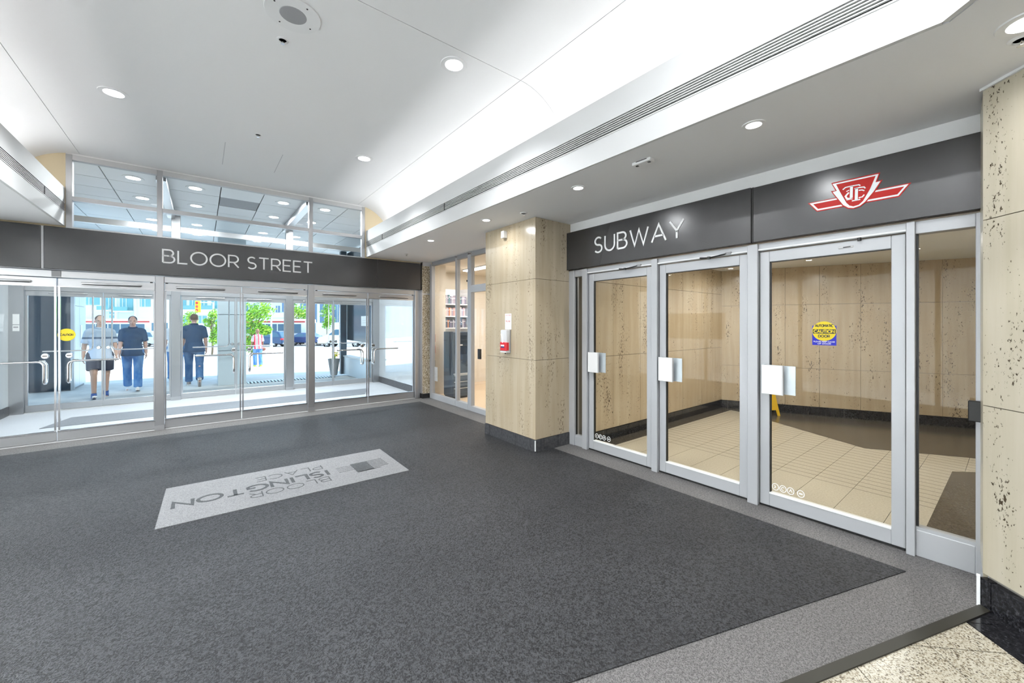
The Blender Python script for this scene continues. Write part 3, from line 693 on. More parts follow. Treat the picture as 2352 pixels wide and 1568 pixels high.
door_icons(1.285, .190, 'row of round white pictograms low on the door with caution sticker')
bx('push_switch', 'black', None, 3.835, 3.875, .112, .185, .985, 1.115, .004, label='black push switch box on the door jamb by the pale pillar', cat='switch')

# subway fascia signs
s1 = T('subway_sign', (3.86, 2.6, 2.32), 'dark grey fascia sign reading Subway above the glass doors', 'sign')
bx('panel', 'sign_dark', s1, 3.83, 3.90, 1.447, 3.755, 2.322, 2.812, .003); bx('shadow_gap', 'black', s1, 3.845, 3.90, 1.43, 1.446, 2.322, 2.812)
lettering('SUBWAY', lambda a, b, d: Vector((3.83 - d, -a, b)), -3.215, -2.064, 2.482, .182, .0195, 'letter_white', s1, .006, gap=.24)
s2 = T('transit_sign', (3.86, .78, 2.32), 'dark grey fascia sign with red and white winged shield emblem', 'sign')
bx('panel', 'sign_dark', s2, 3.83, 3.90, .118, 1.429, 2.322, 2.805, .003)
EM = {'band_red': [(1.027, 2.571), (.968, 2.49), (.499, 2.489), (.439, 2.572)], 'band_white': [(1.016, 2.566), (.966, 2.498), (.503, 2.497), (.452, 2.566)], 'band_in': [(.992, 2.554), (.960, 2.510), (.508, 2.509), (.474, 2.554)],
 'shield_red': [(.877, 2.69), (.851, 2.624), (.879, 2.627), (.809, 2.497), (.778, 2.469), (.745, 2.46), (.705, 2.468), (.676, 2.49), (.626, 2.554), (.584, 2.632), (.613, 2.63), (.597, 2.688)],
 'shield_white': [(.869, 2.681), (.842, 2.621), (.868, 2.618), (.804, 2.503), (.774, 2.476), (.745, 2.467), (.708, 2.475), (.68, 2.497), (.632, 2.561), (.595, 2.625), (.622, 2.624), (.605, 2.680)],
 'shield_in': [(.846, 2.67), (.821, 2.603), (.785, 2.515), (.767, 2.49), (.745, 2.479), (.714, 2.484), (.69, 2.506), (.65, 2.586), (.621, 2.67)]}
for i, (nm, mt) in enumerate((('band_red', 'logo_red'), ('band_white', 'logo_white'), ('band_in', 'logo_red'), ('shield_red', 'logo_red'), ('shield_white', 'logo_white'), ('shield_in', 'logo_red'))):
    O('emblem_layer', extr(nb(), [(3.83 - .0012 * i, y, z) for y, z in EM[nm]], (-.0012, 0, 0)), mt, s2)
bm = nb()
for pts, wt in (([(.806, 2.619), (.791, 2.632), (.756, 2.633), (.713, 2.631), (.705, 2.623)], .008), ([(.755, 2.633), (.757, 2.544)], .017), ([(.738, 2.608), (.709, 2.61), (.684, 2.607), (.677, 2.595)], .008), ([(.726, 2.609), (.728, 2.522)], .017), ([(.785, 2.600), (.769, 2.606)], .006), ([(.771, 2.589), (.79, 2.566), (.783, 2.547), (.758, 2.540)], .011), ([(.714, 2.59), (.695, 2.588), (.682, 2.579)], .008), ([(.714, 2.535), (.693, 2.537), (.683, 2.551)], .008), ([(.785, 2.536), (.749, 2.536)], .006), ([(.753, 2.521), (.705, 2.521)], .008)):
    stroke(bm, [(-y, z) for y, z in pts], wt, lambda a, b, d: Vector((3.8228 - d, -a, b)), 0, .0012)
bmesh.ops.recalc_face_normals(bm, faces=bm.faces[:]); O('monogram', bm, 'logo_white', s2)

# ------------------------------------------------------------------ subway passage behind the doors
pa = T('wall_passage', (7, 3.5, 0), kind='structure', label='beige travertine wall panels behind the subway doors', cat='wall')
WA, WB = Vector((7.88, 3.50)), Vector((9.60, -.17))
bx('core', 'grout', pa, 4.14, 8.2, 3.505, 3.66, 0, 4.0); bx('core', 'grout', pa, 3.98, 4.2, 3.66, 3.70, 0, 4.0); bx('lintel', 'white_paint', pa, 3.98, 4.14, 3.5, 3.66, 2.32, 4.0)
O('core', prism(nb(), [WA + Vector((.03, .02)), WB + Vector((.03, 0)), WB + Vector((.3, 0)), WA + Vector((.3, .1))], 0, 4.0), 'grout', pa)
travertine_face(pa, (4.14, 3.502), (7.89, 3.502), [.155, 1.16, 2.17, 2.75], .02, 'travertine_warm', cuts=(.40, 1.05, 1.67, 2.29, 2.94, 3.34))
travertine_face(pa, WA, WB, [.15, .82, 1.95, 2.75], .02, 'travertine_warm', cuts=(.5, 1.02, 1.52, 2.08, 2.58, 3.08, 3.6))
bx('panel', 'travertine_warm', pa, 4.125, 4.138, 3.482, 3.66, .155, 2.62); bx('base_tile', 'granite_black', pa, 4.118, 4.138, 3.476, 3.66, 0, .15); base_tiles(pa, (4.14, 3.50), (7.875, 3.50), .15, .25, .026, 'granite_black'); base_tiles(pa, WA, WB, .15, .25, .026, 'granite_black', .11)
bx('end_wall', 'cream_paint', pa, 4.05, 10.2, -.8, -.65, 0, 4.0)
bx('ceiling_passage', 'ceiling_white', None, 3.975, 10.2, -.65, 3.5, 2.62, 2.68, kind='structure', label='white ceiling of the subway passage', cat='ceiling')
fp = T('floor_passage', (6, 1.8, 0), kind='structure', label='ribbed beige floor tiles of the subway passage', cat='floor')
bx('screed', 'grout', fp, 3.95, 10.2, -.7, 3.6, -.06, -.005)
for j in range(14):
    y0 = 3.48 - .32 * (j + 1) + .002 + .055; y1 = y0 + .316
    for i in range(4):
        x0 = 3.96 + 1.2 * i; x1 = x0 + 1.198
        poly = clip([(x0, y0), (x1, y0), (x1, min(y1, 3.275)), (x0, min(y1, 3.275))], .893, .451, .893 * 7.83 + .451 * 3.05)
        if y0 > 3.27 or len(poly) < 3: continue
        O('tile', prism(nb(), poly, -.02, 0.0), 'tile_beige', fp)
O('border', prism(nb(), [(3.96, 3.278), (7.8, 3.278), (7.66, 2.97), (6.73, 1.20), (7.26, .30), (7.7, -.65), (9.75, -.65), (9.45, .2), (7.88, 3.50), (3.96, 3.50)], -.02, .002), 'granite_brown', fp)
O('runner', prism(nb(), [(4.0, .435), (6.40, .42), (6.56, .27), (6.8, -.6), (4.0, -.6)], 0, .006), 'granite_brown', fp, label='grey floor runner')
# caution A-board behind the door
cb = T('caution_board', (7.90, 2.74, 0), 'yellow folding caution board by the passage wall behind the subway doors', 'caution board', rz=math.radians(-25))
for s, nm in ((1, 'front_board'), (-1, 'back_board')):
    bm = nb(); extr(bm, [(-.14, s * .15, 0), (-.09, s * .15, 0), (-.075, s * .13, .10), (.075, s * .13, .10), (.09, s * .15, 0), (.14, s * .15, 0), (.10, s * .012, .62), (-.10, s * .012, .62)], (0, s * .012, 0)); O(nm, bm, 'yellow', cb)
bm = nb(); tube(bm, [(-.05, 0, .60), (-.05, 0, .66), (.05, 0, .66), (.05, 0, .60)], .01, 8, .02); O('handle', bm, 'yellow', cb)

# ------------------------------------------------------------------ shop front and shop
sf = T('window_4', (3.95, 6.8, 0), kind='structure', label='aluminium shop window and shop door beyond the travertine column', cat='window')
for y0, y1 in ((7.80, 7.89), (6.735, 6.79), (6.215, 6.335), (5.0, 5.06)): bx('mullion', 'door_white', sf, 3.92, 4.0, y0, y1, 0, 2.90)
bx('seal', 'black', sf, 3.93, 3.98, 6.755, 6.772, .12, 2.86)
for y0, y1 in ((6.79, 7.80), (6.335, 6.735), (5.06, 6.215)):
    bx('head', 'grey_mid', sf, 3.925, 3.995, y0, y1, 2.86, 2.94); bx('sill_rail', 'door_white', sf, 3.915, 4.0, y0, y1, 0.0, .11 if y0 > 6.2 else .09)
    bx('pane', 'glass_shop', sf, 3.955, 3.963, y0, y1, .11, 2.86 if y0 > 6.2 else 2.20)
bx('transom', 'door_white', sf, 3.915, 4.0, 5.06, 6.215, 2.19, 2.32); bx('pane', 'glass_shop', sf, 3.955, 3.963, 5.06, 6.215, 2.32, 2.86)
bx('pull', 'black', sf, 3.88, 3.915, 5.86, 5.93, .98, 1.16); bx('shelf_label', 'grey_light', sf, 3.965, 3.97, 7.62, 7.76, .38, .68)
O('vent_knob', cyl(nb(), (3.945, 6.40, 2.42), (3.955, 6.40, 2.42), .018, n=12), 'black', sf)
for nm, mt, lab, c, a in (('wall_shop_rear', 'shop_cream', 'cream rear wall of the small shop', 'wall', (3.97, 9.0, 9.25, 9.4, 0, 4.3)), ('wall_shop_side', 'shop_cream', 'cream far side wall of the small shop', 'wall', (8.3, 8.45, 4.9, 9.25, 0, 4.3)), ('wall_shop_near', 'shop_cream', 'cream wall of the small shop behind the travertine column', 'wall', (3.98, 8.45, 4.79, 4.9, 0, 4.3)),
    ('ceiling_shop', 'shop_cream', 'cream ceiling of the small shop', 'ceiling', (4.0, 8.3, 4.9, 9.25, 2.96, 3.0)), ('floor_shop', 'wood_pale', 'pale wooden floor of the small shop', 'floor', (3.96, 8.3, 4.9, 9.25, -.05, 0.0)), ('wall_closet', 'shop_cream', 'pale closet wall inside the shop window', 'wall', (4.0, 4.45, 8.15, 9.25, 0, 2.96))):
    bx(nm, mt, None, *a, kind='structure', label=lab, cat=c)
for (x, y) in ((5.2, 6.3), (5.2, 7.9), (7.0, 6.3)):
    t = T('shop_lamp', (x, y, 2.93), 'long white ceiling lamp inside the shop', 'lamp', 'ceiling lamps inside the shop'); bx('housing', 'white_paint', t, x - .1, x + .1, y - .6, y + .6, 2.935, 2.96); bx('diffuser', 'lamp_glow', t, x - .08, x + .08, y - .58, y + .58, 2.915, 2.935)
    l = bpy.data.lights.new('shop_light', 'AREA'); l.shape = 'RECTANGLE'; l.size = .16; l.size_y = 1.1; l.energy = 20; l.color = (1, .95, .88); lo = bpy.data.objects.new('shop_light', l); COL.objects.link(lo); lo.location = (x, y, 2.90)
bc = T('bookcase', (4.95, 8.95, 0), 'white open bookcase filled with books inside the shop', 'bookcase')
BX0, BX1, BY0, BY1 = 4.50, 5.35, 8.62, 9.0
bx('side', 'white_paint', bc, BX0, BX0 + .025, BY0, BY1, 0, 2.5); bx('side', 'white_paint', bc, BX1, BX1 + .025, BY0, BY1, 0, 2.5); bx('back', 'white_paint', bc, BX0, BX1, BY1, BY1 + .02, 0, 2.5)
SHZ = (.12, .48, .84, 1.17, 1.49, 1.78, 2.08)
for z in SHZ: bx('shelf', 'white_paint', bc, BX0 + .025, BX1, BY0, BY1, z, z + .028)
BOOKC = [plain('book_%d' % i, c, .6) and 'book_%d' % i for i, c in enumerate(((.18, .17, .25), (.36, .30, .36), (.08, .09, .12), (.55, .30, .28), (.62, .18, .03), (.10, .22, .24), (.42, .40, .46), (.72, .55, .52), (.05, .12, .10)))]
LBL = {0: 'violet grey', 1: 'mauve', 2: 'black', 3: 'brick red', 4: 'orange', 5: 'teal', 6: 'pale violet', 7: 'pink', 8: 'dark green'}
NM = {1.49: 'third', 1.78: 'second', 2.08: 'top'}
WEI = {2.08: [5, 0, 6, 1, 0, 1, 6, 0], 1.78: [4, 7, 1, 3, 7, 7, 1], 1.49: [4, 2, 0, 2, 6, 0, 2]}
for z, cs in WEI.items():
    x = BX0 + .04; k = 0
    while x < BX1 - .06:
        w_ = random.uniform(.028, .05); h = random.uniform(.17, .225); c = cs[k % len(cs)]; k += 1
        bk = T('book', (x + w_ / 2, BY0 + .12, z + .028), '%s book standing on the %s shelf of the white bookcase' % (LBL[c], NM[z]), 'book', '%s books on the %s shelf' % (LBL[c], NM[z]))
        bx('cover', BOOKC[c], bk, x, x + w_ - .003, BY0 + .04, BY0 + .20, z + .028, z + .028 + h); bx('spine_band', 'paper', bk, x + .004, x + w_ - .007, BY0 + .038, BY0 + .04, z + .028 + h * .70, z + .028 + h * .78)
        x += w_
kk = T('copy_kiosk', (4.40, 7.62, 0), 'dark blue self service kiosk standing inside the shop window', 'kiosk')
bx('body', 'kiosk', kk, 4.22, 4.62, 7.42, 7.82, .04, 1.44, .01); bx('plinth', 'black', kk, 4.24, 4.60, 7.44, 7.80, 0, .04)
bx('screen', 'dark_glass', kk, 4.27, 4.57, 7.412, 7.42, .95, 1.36); bx('slot', 'paper', kk, 4.30, 4.46, 7.405, 7.42, 1.14, 1.165); bx('tray', 'steel_panel', kk, 4.24, 4.60, 7.36, 7.42, .52, .545)
for z in (.10, .24, .38): bx('drawer', 'kiosk', kk, 4.24, 4.60, 7.408, 7.42, z, z + .12, .003)
for z in (.225, .365, .505): bx('drawer_handle', 'steel_panel', kk, 4.25, 4.59, 7.398, 7.41, z - .012, z)
for z, m, lab in ((1.20, 'logo_red', 'orange red'), (.95, 'red', 'red'), (.62, 'book_8', 'dark green')):
    pk = T('leaflet_box', (4.12, 7.9, z), '%s leaflet box fixed to the pale closet inside the shop' % lab, 'box'); bx('front', m, pk, 4.06, 4.16, 8.10, 8.148, z, z + .17); bx('leaflet', 'paper', pk, 4.07, 4.15, 8.115, 8.135, z + .17, z + .21)

# ------------------------------------------------------------------ fittings on the column
hs = T('sanitizer_dispenser', (3.23, 4.25, 1.20), 'white and red hand sanitizer dispenser on the travertine column', 'dispenser')
bx('back_plate', 'grey_mid', hs, 3.262, 3.271, 4.19, 4.315, 1.215, 1.525); O('body', B(nb(), 3.195, 3.262, 4.185, 4.32, 1.235, 1.525, .012, 2), 'grey_light', hs, sm=True)
O('swirl', tube(nb(), [(3.193, 4.30, 1.47), (3.192, 4.27, 1.41), (3.192, 4.265, 1.35)], .009, 6), 'letter_white', hs); O('front_cover', B(nb(), 3.188, 3.24, 4.183, 4.322, 1.245, 1.36, .006, 1), 'red', hs)
bx('brand_patch', 'paper', hs, 3.186, 3.189, 4.225, 4.30, 1.305, 1.325); bx('brand_patch', 'navy', hs, 3.186, 3.189, 4.225, 4.30, 1.285, 1.303); bx('drip_lip', 'white_paint', hs, 3.19, 3.262, 4.19, 4.315, 1.222, 1.236); O('nozzle', cyl(nb(), (3.225, 4.25, 1.20), (3.225, 4.25, 1.225), .008, n=8), 'black', hs)
nt = T('paper_notice', (3.27, 4.245, 1.53), 'white paper notice with red heading above the sanitizer dispenser', 'notice')
bx('sheet', 'paper', nt, 3.2695, 3.272, 4.175, 4.315, 1.53, 1.745); bx('heading_bar', 'facade_pink', nt, 3.2690, 3.2696, 4.18, 4.31, 1.72, 1.738)
fn = lambda a, b, d: Vector((3.2694 - d, -a, b))
lettering('NOTICE', fn, -4.305, -4.19, 1.716, .02, .004, 'red', nt, .0003, one=True, name='print'); lettering('PLEASE', fn, -4.295, -4.20, 1.632, .018, .004, 'logo_red', nt, .0003, one=True, name='print')
for z in (1.69, 1.67, 1.605, 1.59, 1.565, 1.55): bx('text_line', 'grey_light', nt, 3.2690, 3.2696, 4.19 + .01 * (z * 1000 % 3), 4.30, z, z + .005)
sn = T('wall_sensor', (3.25, 4.295, 2.77), 'small white sensor box high on the travertine column', 'sensor'); O('case', B(nb(), 3.205, 3.272, 4.265, 4.325, 2.77, 2.865, .006, 2), 'white_paint', sn); bx('lens', 'grey_light', sn, 3.203, 3.206, 4.275, 4.315, 2.782, 2.81)

# ------------------------------------------------------------------ ceiling fittings
def pot_light(name, x, y, z, r, label, power, group=None, spread=172):
    if name == 'downlight' and 'behind' not in label: spread = 112
    t = T(name, (x, y, z), label, 'ceiling light', group)
    O('trim_ring', lathe(nb(), [(r, -.006), (r * 1.32, -.006), (r * 1.36, 0)], (x, y, z), 32), 'white_paint', t, sm=True)
    O('lens', lathe(nb(), [(0, -.008), (r * .7, -.008), (r, -.005)], (x, y, z), 28), 'lamp_glow', t)
    l = bpy.data.lights.new(name + '_light', 'AREA'); l.shape = 'DISK'; l.size = r * 2; l.energy = power; l.spread = math.radians(spread); l.color = (.95, .98, 1.0)
    lo = bpy.data.objects.new(name + '_light', l); COL.objects.link(lo); lo.location = (x, y, z - .012); return t
pot_light('downlight', -.70, 5.66, 3.95, .088, 'round white downlight in the vault beside the coved edge, toward the clerestory', POT_W)
pot_light('downlight', 1.80, 3.14, 3.95, .088, 'round white downlight beside the dark transverse ceiling joint', POT_W)
pot_light('downlight', 1.815, 5.70, 3.95, .088, 'round white downlight in the vault between joint line and clerestory', POT_W)
for x, y in ((-.70, 3.14), (-.7, .6), (1.8, .6), (-.7, -1.9), (1.0, -2.2)): pot_light('downlight', x, y, 3.95, .088, 'round white downlight added out of view in the vault behind the photographer', POT_W * 1.6, 'added downlights over the hall')  # lamps out of view, added so the hall gets light from behind
for (x, y, lb) in ((2.915, 1.084, 'round soffit downlight in front of the winged shield emblem'), (2.91, 2.65, 'round soffit downlight in front of the word Subway'), (2.88, 4.20, 'round soffit downlight beside the top of the travertine column'), (2.885, 5.77, 'round soffit downlight in front of the shop window'), (2.88, -.04, 'round soffit downlight beside the pale pillar')):
    pot_light('soffit_downlight', x, y, 2.94, .052 if y > 0 else .075, lb, SOF_W)
for y in (1.08, 2.65, 4.2, 5.77, -.5): pot_light('soffit_downlight', -2.1, y, 2.94, .052, 'round downlight added out of view in the soffit opposite the subway doors', SOF_W, 'added downlights opposite the subway doors')  # extra unseen lamps mirroring the other soffit, added for more even brightness
sk_ = T('ceiling_speaker', (.548, 3.385, 3.95), 'round grey ceiling speaker with darker centre grille', 'speaker')
O('rim', lathe(nb(), [(.172, -.008), (.188, -.008), (.192, 0)], (.548, 3.385, 3.95), 40), 'white_paint', sk_, sm=True); O('baffle', lathe(nb(), [(0, -.006), (.172, -.006)], (.548, 3.385, 3.95), 40), 'grey_light', sk_); O('grille', lathe(nb(), [(0, -.010), (.09, -.010), (.094, -.006)], (.548, 3.385, 3.95), 32), 'grey_mid', sk_)
for a in range(4): O('screw', lathe(nb(), [(0, -.010), (.006, -.010), (.007, -.006)], (.548 + .15 * math.cos(a * 1.57 + .5), 3.385 + .15 * math.sin(a * 1.57 + .5), 3.95), 10), 'slot_dark', sk_)
def sprinkler(x, y, z, label):
    t = T('sprinkler', (x, y, z), label, 'sprinkler')
    O('escutcheon', lathe(nb(), [(.027, -.001), (.03, -.008), (.043, -.004), (.045, 0)], (x, y, z), 28), 'white_paint', t, sm=True); O('cup', lathe(nb(), [(0, -.002), (.029, -.002)], (x, y, z), 24), 'black', t)
    bm = nb(); cyl(bm, (x, y, z - .03), (x, y, z - .002), .006, n=8); O('stem', bm, 'chrome', t); O('deflector', cyl(nb(), (x, y, z - .033), (x, y, z - .030), .016, n=14), 'chrome', t)
    for s in (-1, 1): O('frame_arm', tube(nb(), [(x + s * .012, y, z - .004), (x + s * .014, y, z - .018), (x, y, z - .030)], .0025, 6), 'chrome', t)
sprinkler(.53, 3.742, 3.95, 'small black sprinkler next to the ceiling speaker'); sprinkler(.554, 5.796, 3.95, 'small sprinkler in the vault before the clerestory')
sprinkler(3.054, 3.656, 2.94, 'sprinkler in the soffit at the travertine column corner'); sprinkler(3.077, 7.164, 2.94, 'sprinkler in the soffit before the shop window'); sprinkler(3.03, -.02, 2.94, 'sprinkler in the soffit beside the pale pillar')
ed = T('smoke_detector', (2.85, 1.885, 2.94), 'small flat white detector box on the soffit', 'detector')
O('case', B(nb(), 2.815, 2.885, 1.80, 1.97, 2.915, 2.94, .006, 2), 'white_paint', ed); bx('vent_slot', 'slot_dark', ed, 2.8135, 2.8155, 1.83, 1.93, 2.931, 2.936); bx('lens', 'black', ed, 2.84, 2.86, 1.82, 1.84, 2.911, 2.9155); bx('lens', 'black', ed, 2.84, 2.86, 1.93, 1.95, 2.911, 2.9155)

# ------------------------------------------------------------------ glazed vestibule and canopy
fv = T('floor_vestibule', (.6, 9.6, 0), kind='structure', label='pale floor of the glazed vestibule between the two rows of doors', cat='floor')
bx('slab', 'vestibule_floor_stuff', fv, -2.75, 3.95, 8.16, 11.04, -.06, 0)
O('vestibule_mat', prism(nb(), [(-1.95, 9.22), (2.95, 9.20), (3.25, 9.98), (-1.75, 10.0)], 0, .006), 'vestibule_mat', label='long dark grey mat on the vestibule floor between the door rows', cat='mat')
for nm, x, sg, lab in (('wall_vestibule_left', -2.66, -1, 'pale glass side wall of the vestibule by the intercom jamb'), ('wall_vestibule_right', 3.885, 1, 'reflective pale glass side wall of the vestibule by the pebbled pier')):
    wv = T(nm, (x, 9.5, 0), kind='structure', label=lab, cat='wall')
    bx('glass_sheet', 'mirror_glass', wv, x, x + .015 * sg, 8.14, 10.90, .16, 2.32); bx('base', 'stone_base_grey', wv, x - .012 * sg, x + .02 * sg, 8.14, 10.90, 0, .155)
    bx('top_rail', 'brushed', wv, x - .01 * sg, x + .02 * sg, 8.14, 10.90, 2.32, 2.40); bx('upper_wall', 'white_paint', wv, x, x + .1 * sg, 8.14, 10.95, 2.40, 4.05); bx('backing', 'white_paint', wv, x + .016 * sg, x + .1 * sg, 8.14, 11.05, 0, 2.4)
ic = T('intercom_panel', (-2.575, 10.89, 1.5), 'narrow white intercom label on the steel jamb of the vestibule', 'intercom'); bx('plate', 'paper', ic, -2.61, -2.535, 10.893, 10.90, 1.60, 1.78); bx('plate', 'paper', ic, -2.61, -2.535, 10.893, 10.90, 1.48, 1.585); bx('lens', 'grey_mid', ic, -2.60, -2.545, 10.889, 10.893, 1.54, 1.56)
cv = T('ceiling_vestibule', (.6, 10, 3.95), kind='structure', label='white panelled ceiling of vestibule and canopy', cat='ceiling')
bx('backing', 'dark_gap', cv, -6, 3.95 + 4, 8.15, 14.6, 3.985, 4.05)
GX = (-2.70, -1.95, -1.20, -.49, .27, .90, 1.60, 2.35, 3.10, 3.93); GY = (8.16, 9.08, 9.735, 10.4, 10.94); GY2 = (11.05, 12.2, 13.4, 14.58)
for gy in (GY, GY2):
    for a, b in zip(GX, GX[1:]):
        for c, d_ in zip(gy, gy[1:]):
            if abs(a - .27) < .01 and abs(c - 9.08) < .01: bx('grille', 'grey_mid', cv, a + .01, b - .01, c + .01, d_ - .01, 3.955, 3.98); continue
            bx('panel', 'white_paint', cv, a + .007, b - .007, c + .007, d_ - .007, 3.95, 3.98)
for x in (-6.0, 3.95): bx('panel', 'white_paint', cv, x, x + 3.25 if x < 0 else x + 4, 11.05, 14.58, 3.95, 3.98)
for x in (-.49, 1.595): bx('beam', 'brushed', cv, x - .06, x + .06, 8.16, 10.92, 3.82, 3.945)
bx('edge_beam', 'steel_panel', cv, -6, 7.9, 14.35, 14.6, 3.62, 3.95)
for y in (8.755, 10.04):
    for x in (-.86, -.08, 1.25, 2.0): pot_light('vestibule_downlight', x, y, 3.95, .10, 'round downlight in the panelled vestibule ceiling', 32, 'downlights in the vestibule ceiling')
cc = T('canopy_column', (.64, 13.05, 0), 'grey metal clad square column under the entrance canopy', 'column', kind='structure')
for z0, z1 in ((0, .9), (.91, 1.85), (1.86, 2.75), (2.76, 3.94)): bx('cladding_panel', 'steel_panel', cc, .34, .95, 12.80, 13.35, z0, z1, .004)
# dark display window block and steel clad wall
dw = T('display_window', (-3.0, 14.3, 0), 'dark glazed display window with steel clad return under the canopy', 'display window', kind='structure')
bx('dark_pane', 'dark_glass', dw, -5.4, -2.48, 14.10, 14.14, .02, 3.9); bx('core', 'grey_mid', dw, -5.4, -2.45, 14.15, 15.3, 0, 3.94); bx('corner_post', 'brushed', dw, -2.48, -2.42, 14.08, 14.16, 0, 3.94)
for y0, y1 in ((14.17, 14.6), (14.61, 15.3)):
    for z0, z1 in ((.06, 2.05), (2.06, 3.93)): bx('steel_sheet', 'steel_panel', dw, -2.45, -2.42, y0, y1, z0, z1)
bx('inner_frame', 'black', dw, -3.9, -3.86, 14.08, 14.10, .02, 3.9); bx('notice_strip', 'paper', dw, -2.42, -2.412, 14.70, 14.88, 1.02, 1.58)
# right side: ramp wall, dark panel, post, notice
rw = T('ramp_wall', (3.75, 12.4, 0), 'low pale grey ramp wall outside the last door', 'low wall', kind='structure'); extr(bm_ := nb(), [(3.66, 11.15, 0), (3.60, 13.42, 0), (3.60, 13.42, .56), (3.66, 11.15, .62)], (.16, 0, 0)); O('wall_slab', bm_, 'steel_panel', rw); bx('coping', 'grey_light', rw, 3.585, 3.84, 11.15, 13.43, .56, .60)
dp = T('dark_screen', (3.75, 12.4, .6), 'dark glazed wind screen above the low ramp wall', 'screen', kind='structure'); extr(bm_ := nb(), [(3.74, 11.15, 1.06), (3.72, 13.42, 1.10), (3.72, 13.42, 3.9), (3.74, 11.15, 3.9)], (.03, 0, 0)); O('dark_pane', bm_, 'dark_glass', dp); bx('post', 'kiosk', dp, 3.52, 3.70, 13.36, 13.52, 0, 3.94); bx('post', 'kiosk', dp, 3.70, 3.76, 11.12, 11.18, .6, 3.94)
ex = T('posted_sheet', (3.73, 11.75, 1.5), 'white printed sheet taped to the dark wind screen', 'notice'); bx('sheet', 'paper', ex, 3.726, 3.731, 11.40, 11.98, 1.55, 1.84); bx('print_line', 'grey_light', ex, 3.7255, 3.726, 11.48, 11.86, 1.70, 1.71); bx('print_line', 'grey_light', ex, 3.7255, 3.726, 11.48, 11.86, 1.64, 1.65)
gt = T('drain_grate', (2.0, 12.9, 0), 'slotted drain grate across the paving before the doors', 'grate'); bx('channel', 'slot_dark', gt, .98, 3.2, 12.70, 13.10, .001, .004)
g0 = bx('bar', 'steel_panel', gt, .99, 1.03, 12.71, 13.09, .004, .012)
for k in range(1, 27): piece(g0, gt, (.082 * k, 0, 0))
po = T('flower_pot', (3.27, 13.2, 0), 'tall tapered grey pot with yellow flowers under the canopy', 'plant pot'); O('pot', lathe(nb(), [(.07, 0), (.10, .02), (.17, .5), (.18, .52), (.15, .52), (.14, .48), (0, .47)], (3.27, 13.2, 0), 24), 'grey_mid', po, sm=True)
bm = nb()
for k in range(26):
    a, h, rr = random.uniform(0, 6.3), random.uniform(.5, .78), random.uniform(.02, .16); tube(bm, [(3.27, 13.2, .45), (3.27 + rr * .6 * math.cos(a), 13.2 + rr * .6 * math.sin(a), h - .08), (3.27 + rr * math.cos(a), 13.2 + rr * math.sin(a), h)], .004, 4)
O('stems', bm, 'leaf', po, kind='stuff')
for k in range(12):
    a, h, rr = random.uniform(0, 6.3), random.uniform(.58, .76), random.uniform(.02, .15); bm = nb(); c = (3.27 + rr * math.cos(a), 13.2 + rr * math.sin(a), h)
    for p in range(6): sph(bm, (c[0] + .022 * math.cos(p * 1.05), c[1] + .022 * math.sin(p * 1.05), c[2]), (.022, .022, .012), 6, 4)
    O('flower', bm, 'flower_yellow', po)

# ------------------------------------------------------------------ street: ground rows in the street frame
FZ = [(6, 0), (11.8, 0), (15, -.17), (18.2, -.35), (24, -.5), (30, -.6), (40, -.72)]
def ground_z(f):
    for (a, za), (b, zb) in zip(FZ, FZ[1:]):
        if a <= f <= b: return za + (zb - za) * (f - a) / (b - a)
    return FZ[-1][1] if f > 40 else 0
bm = nb()
for (a, za), (b, zb) in zip(FZ, FZ[1:]):
    pl = [street(r, f)[:2] for r, f in ((-70, a), (45, a), (45, b), (-70, b))]; pl = clip(pl, 0, -1, -11.045)
    pl = [p for p in pl]
    if len(pl) < 3: continue
    top = []
    for p in pl:
        f = p[0] * ST + p[1] * CT; t = min(max((f - a) / (b - a), 0), 1); top.append(bm.verts.new((p[0], p[1], za + (zb - za) * t)))
    bm.faces.new(top)
bmesh.ops.remove_doubles(bm, verts=bm.verts[:], dist=1e-4); bmesh.ops.recalc_face_normals(bm, faces=bm.faces[:])
for f_ in bm.faces:
    if f_.normal.z < 0: f_.normal_flip()
O('ground', bm, 'paving', kind='structure', label='bright paved plaza outside the doors', cat='ground')
def srect(name, mat, r0, r1, f0, f1, z0, z1, **k): return O(name, prism(nb(), [street(r, f)[:2] for r, f in ((r0, f0), (r1, f0), (r1, f1), (r0, f1))], z0, z1), mat, **k)
srect('curb', 'grey_light', -60, 40, 39.9, 40.25, -.9, -.70, kind='structure', label='long pale curb along the street', cat='curb')
srect('road', 'road', -60, 40, 40.25, 55, -1.0, -.82, kind='structure', label='grey asphalt street beyond the plaza', cat='road')
srect('sidewalk', 'paving', -60, 40, 55, 62, -1.0, -.70, kind='structure', label='pale sidewalk along the far side of the street', cat='sidewalk')
def on_street(u, f): return street((u - CX) / F_PX * f, f, 0)

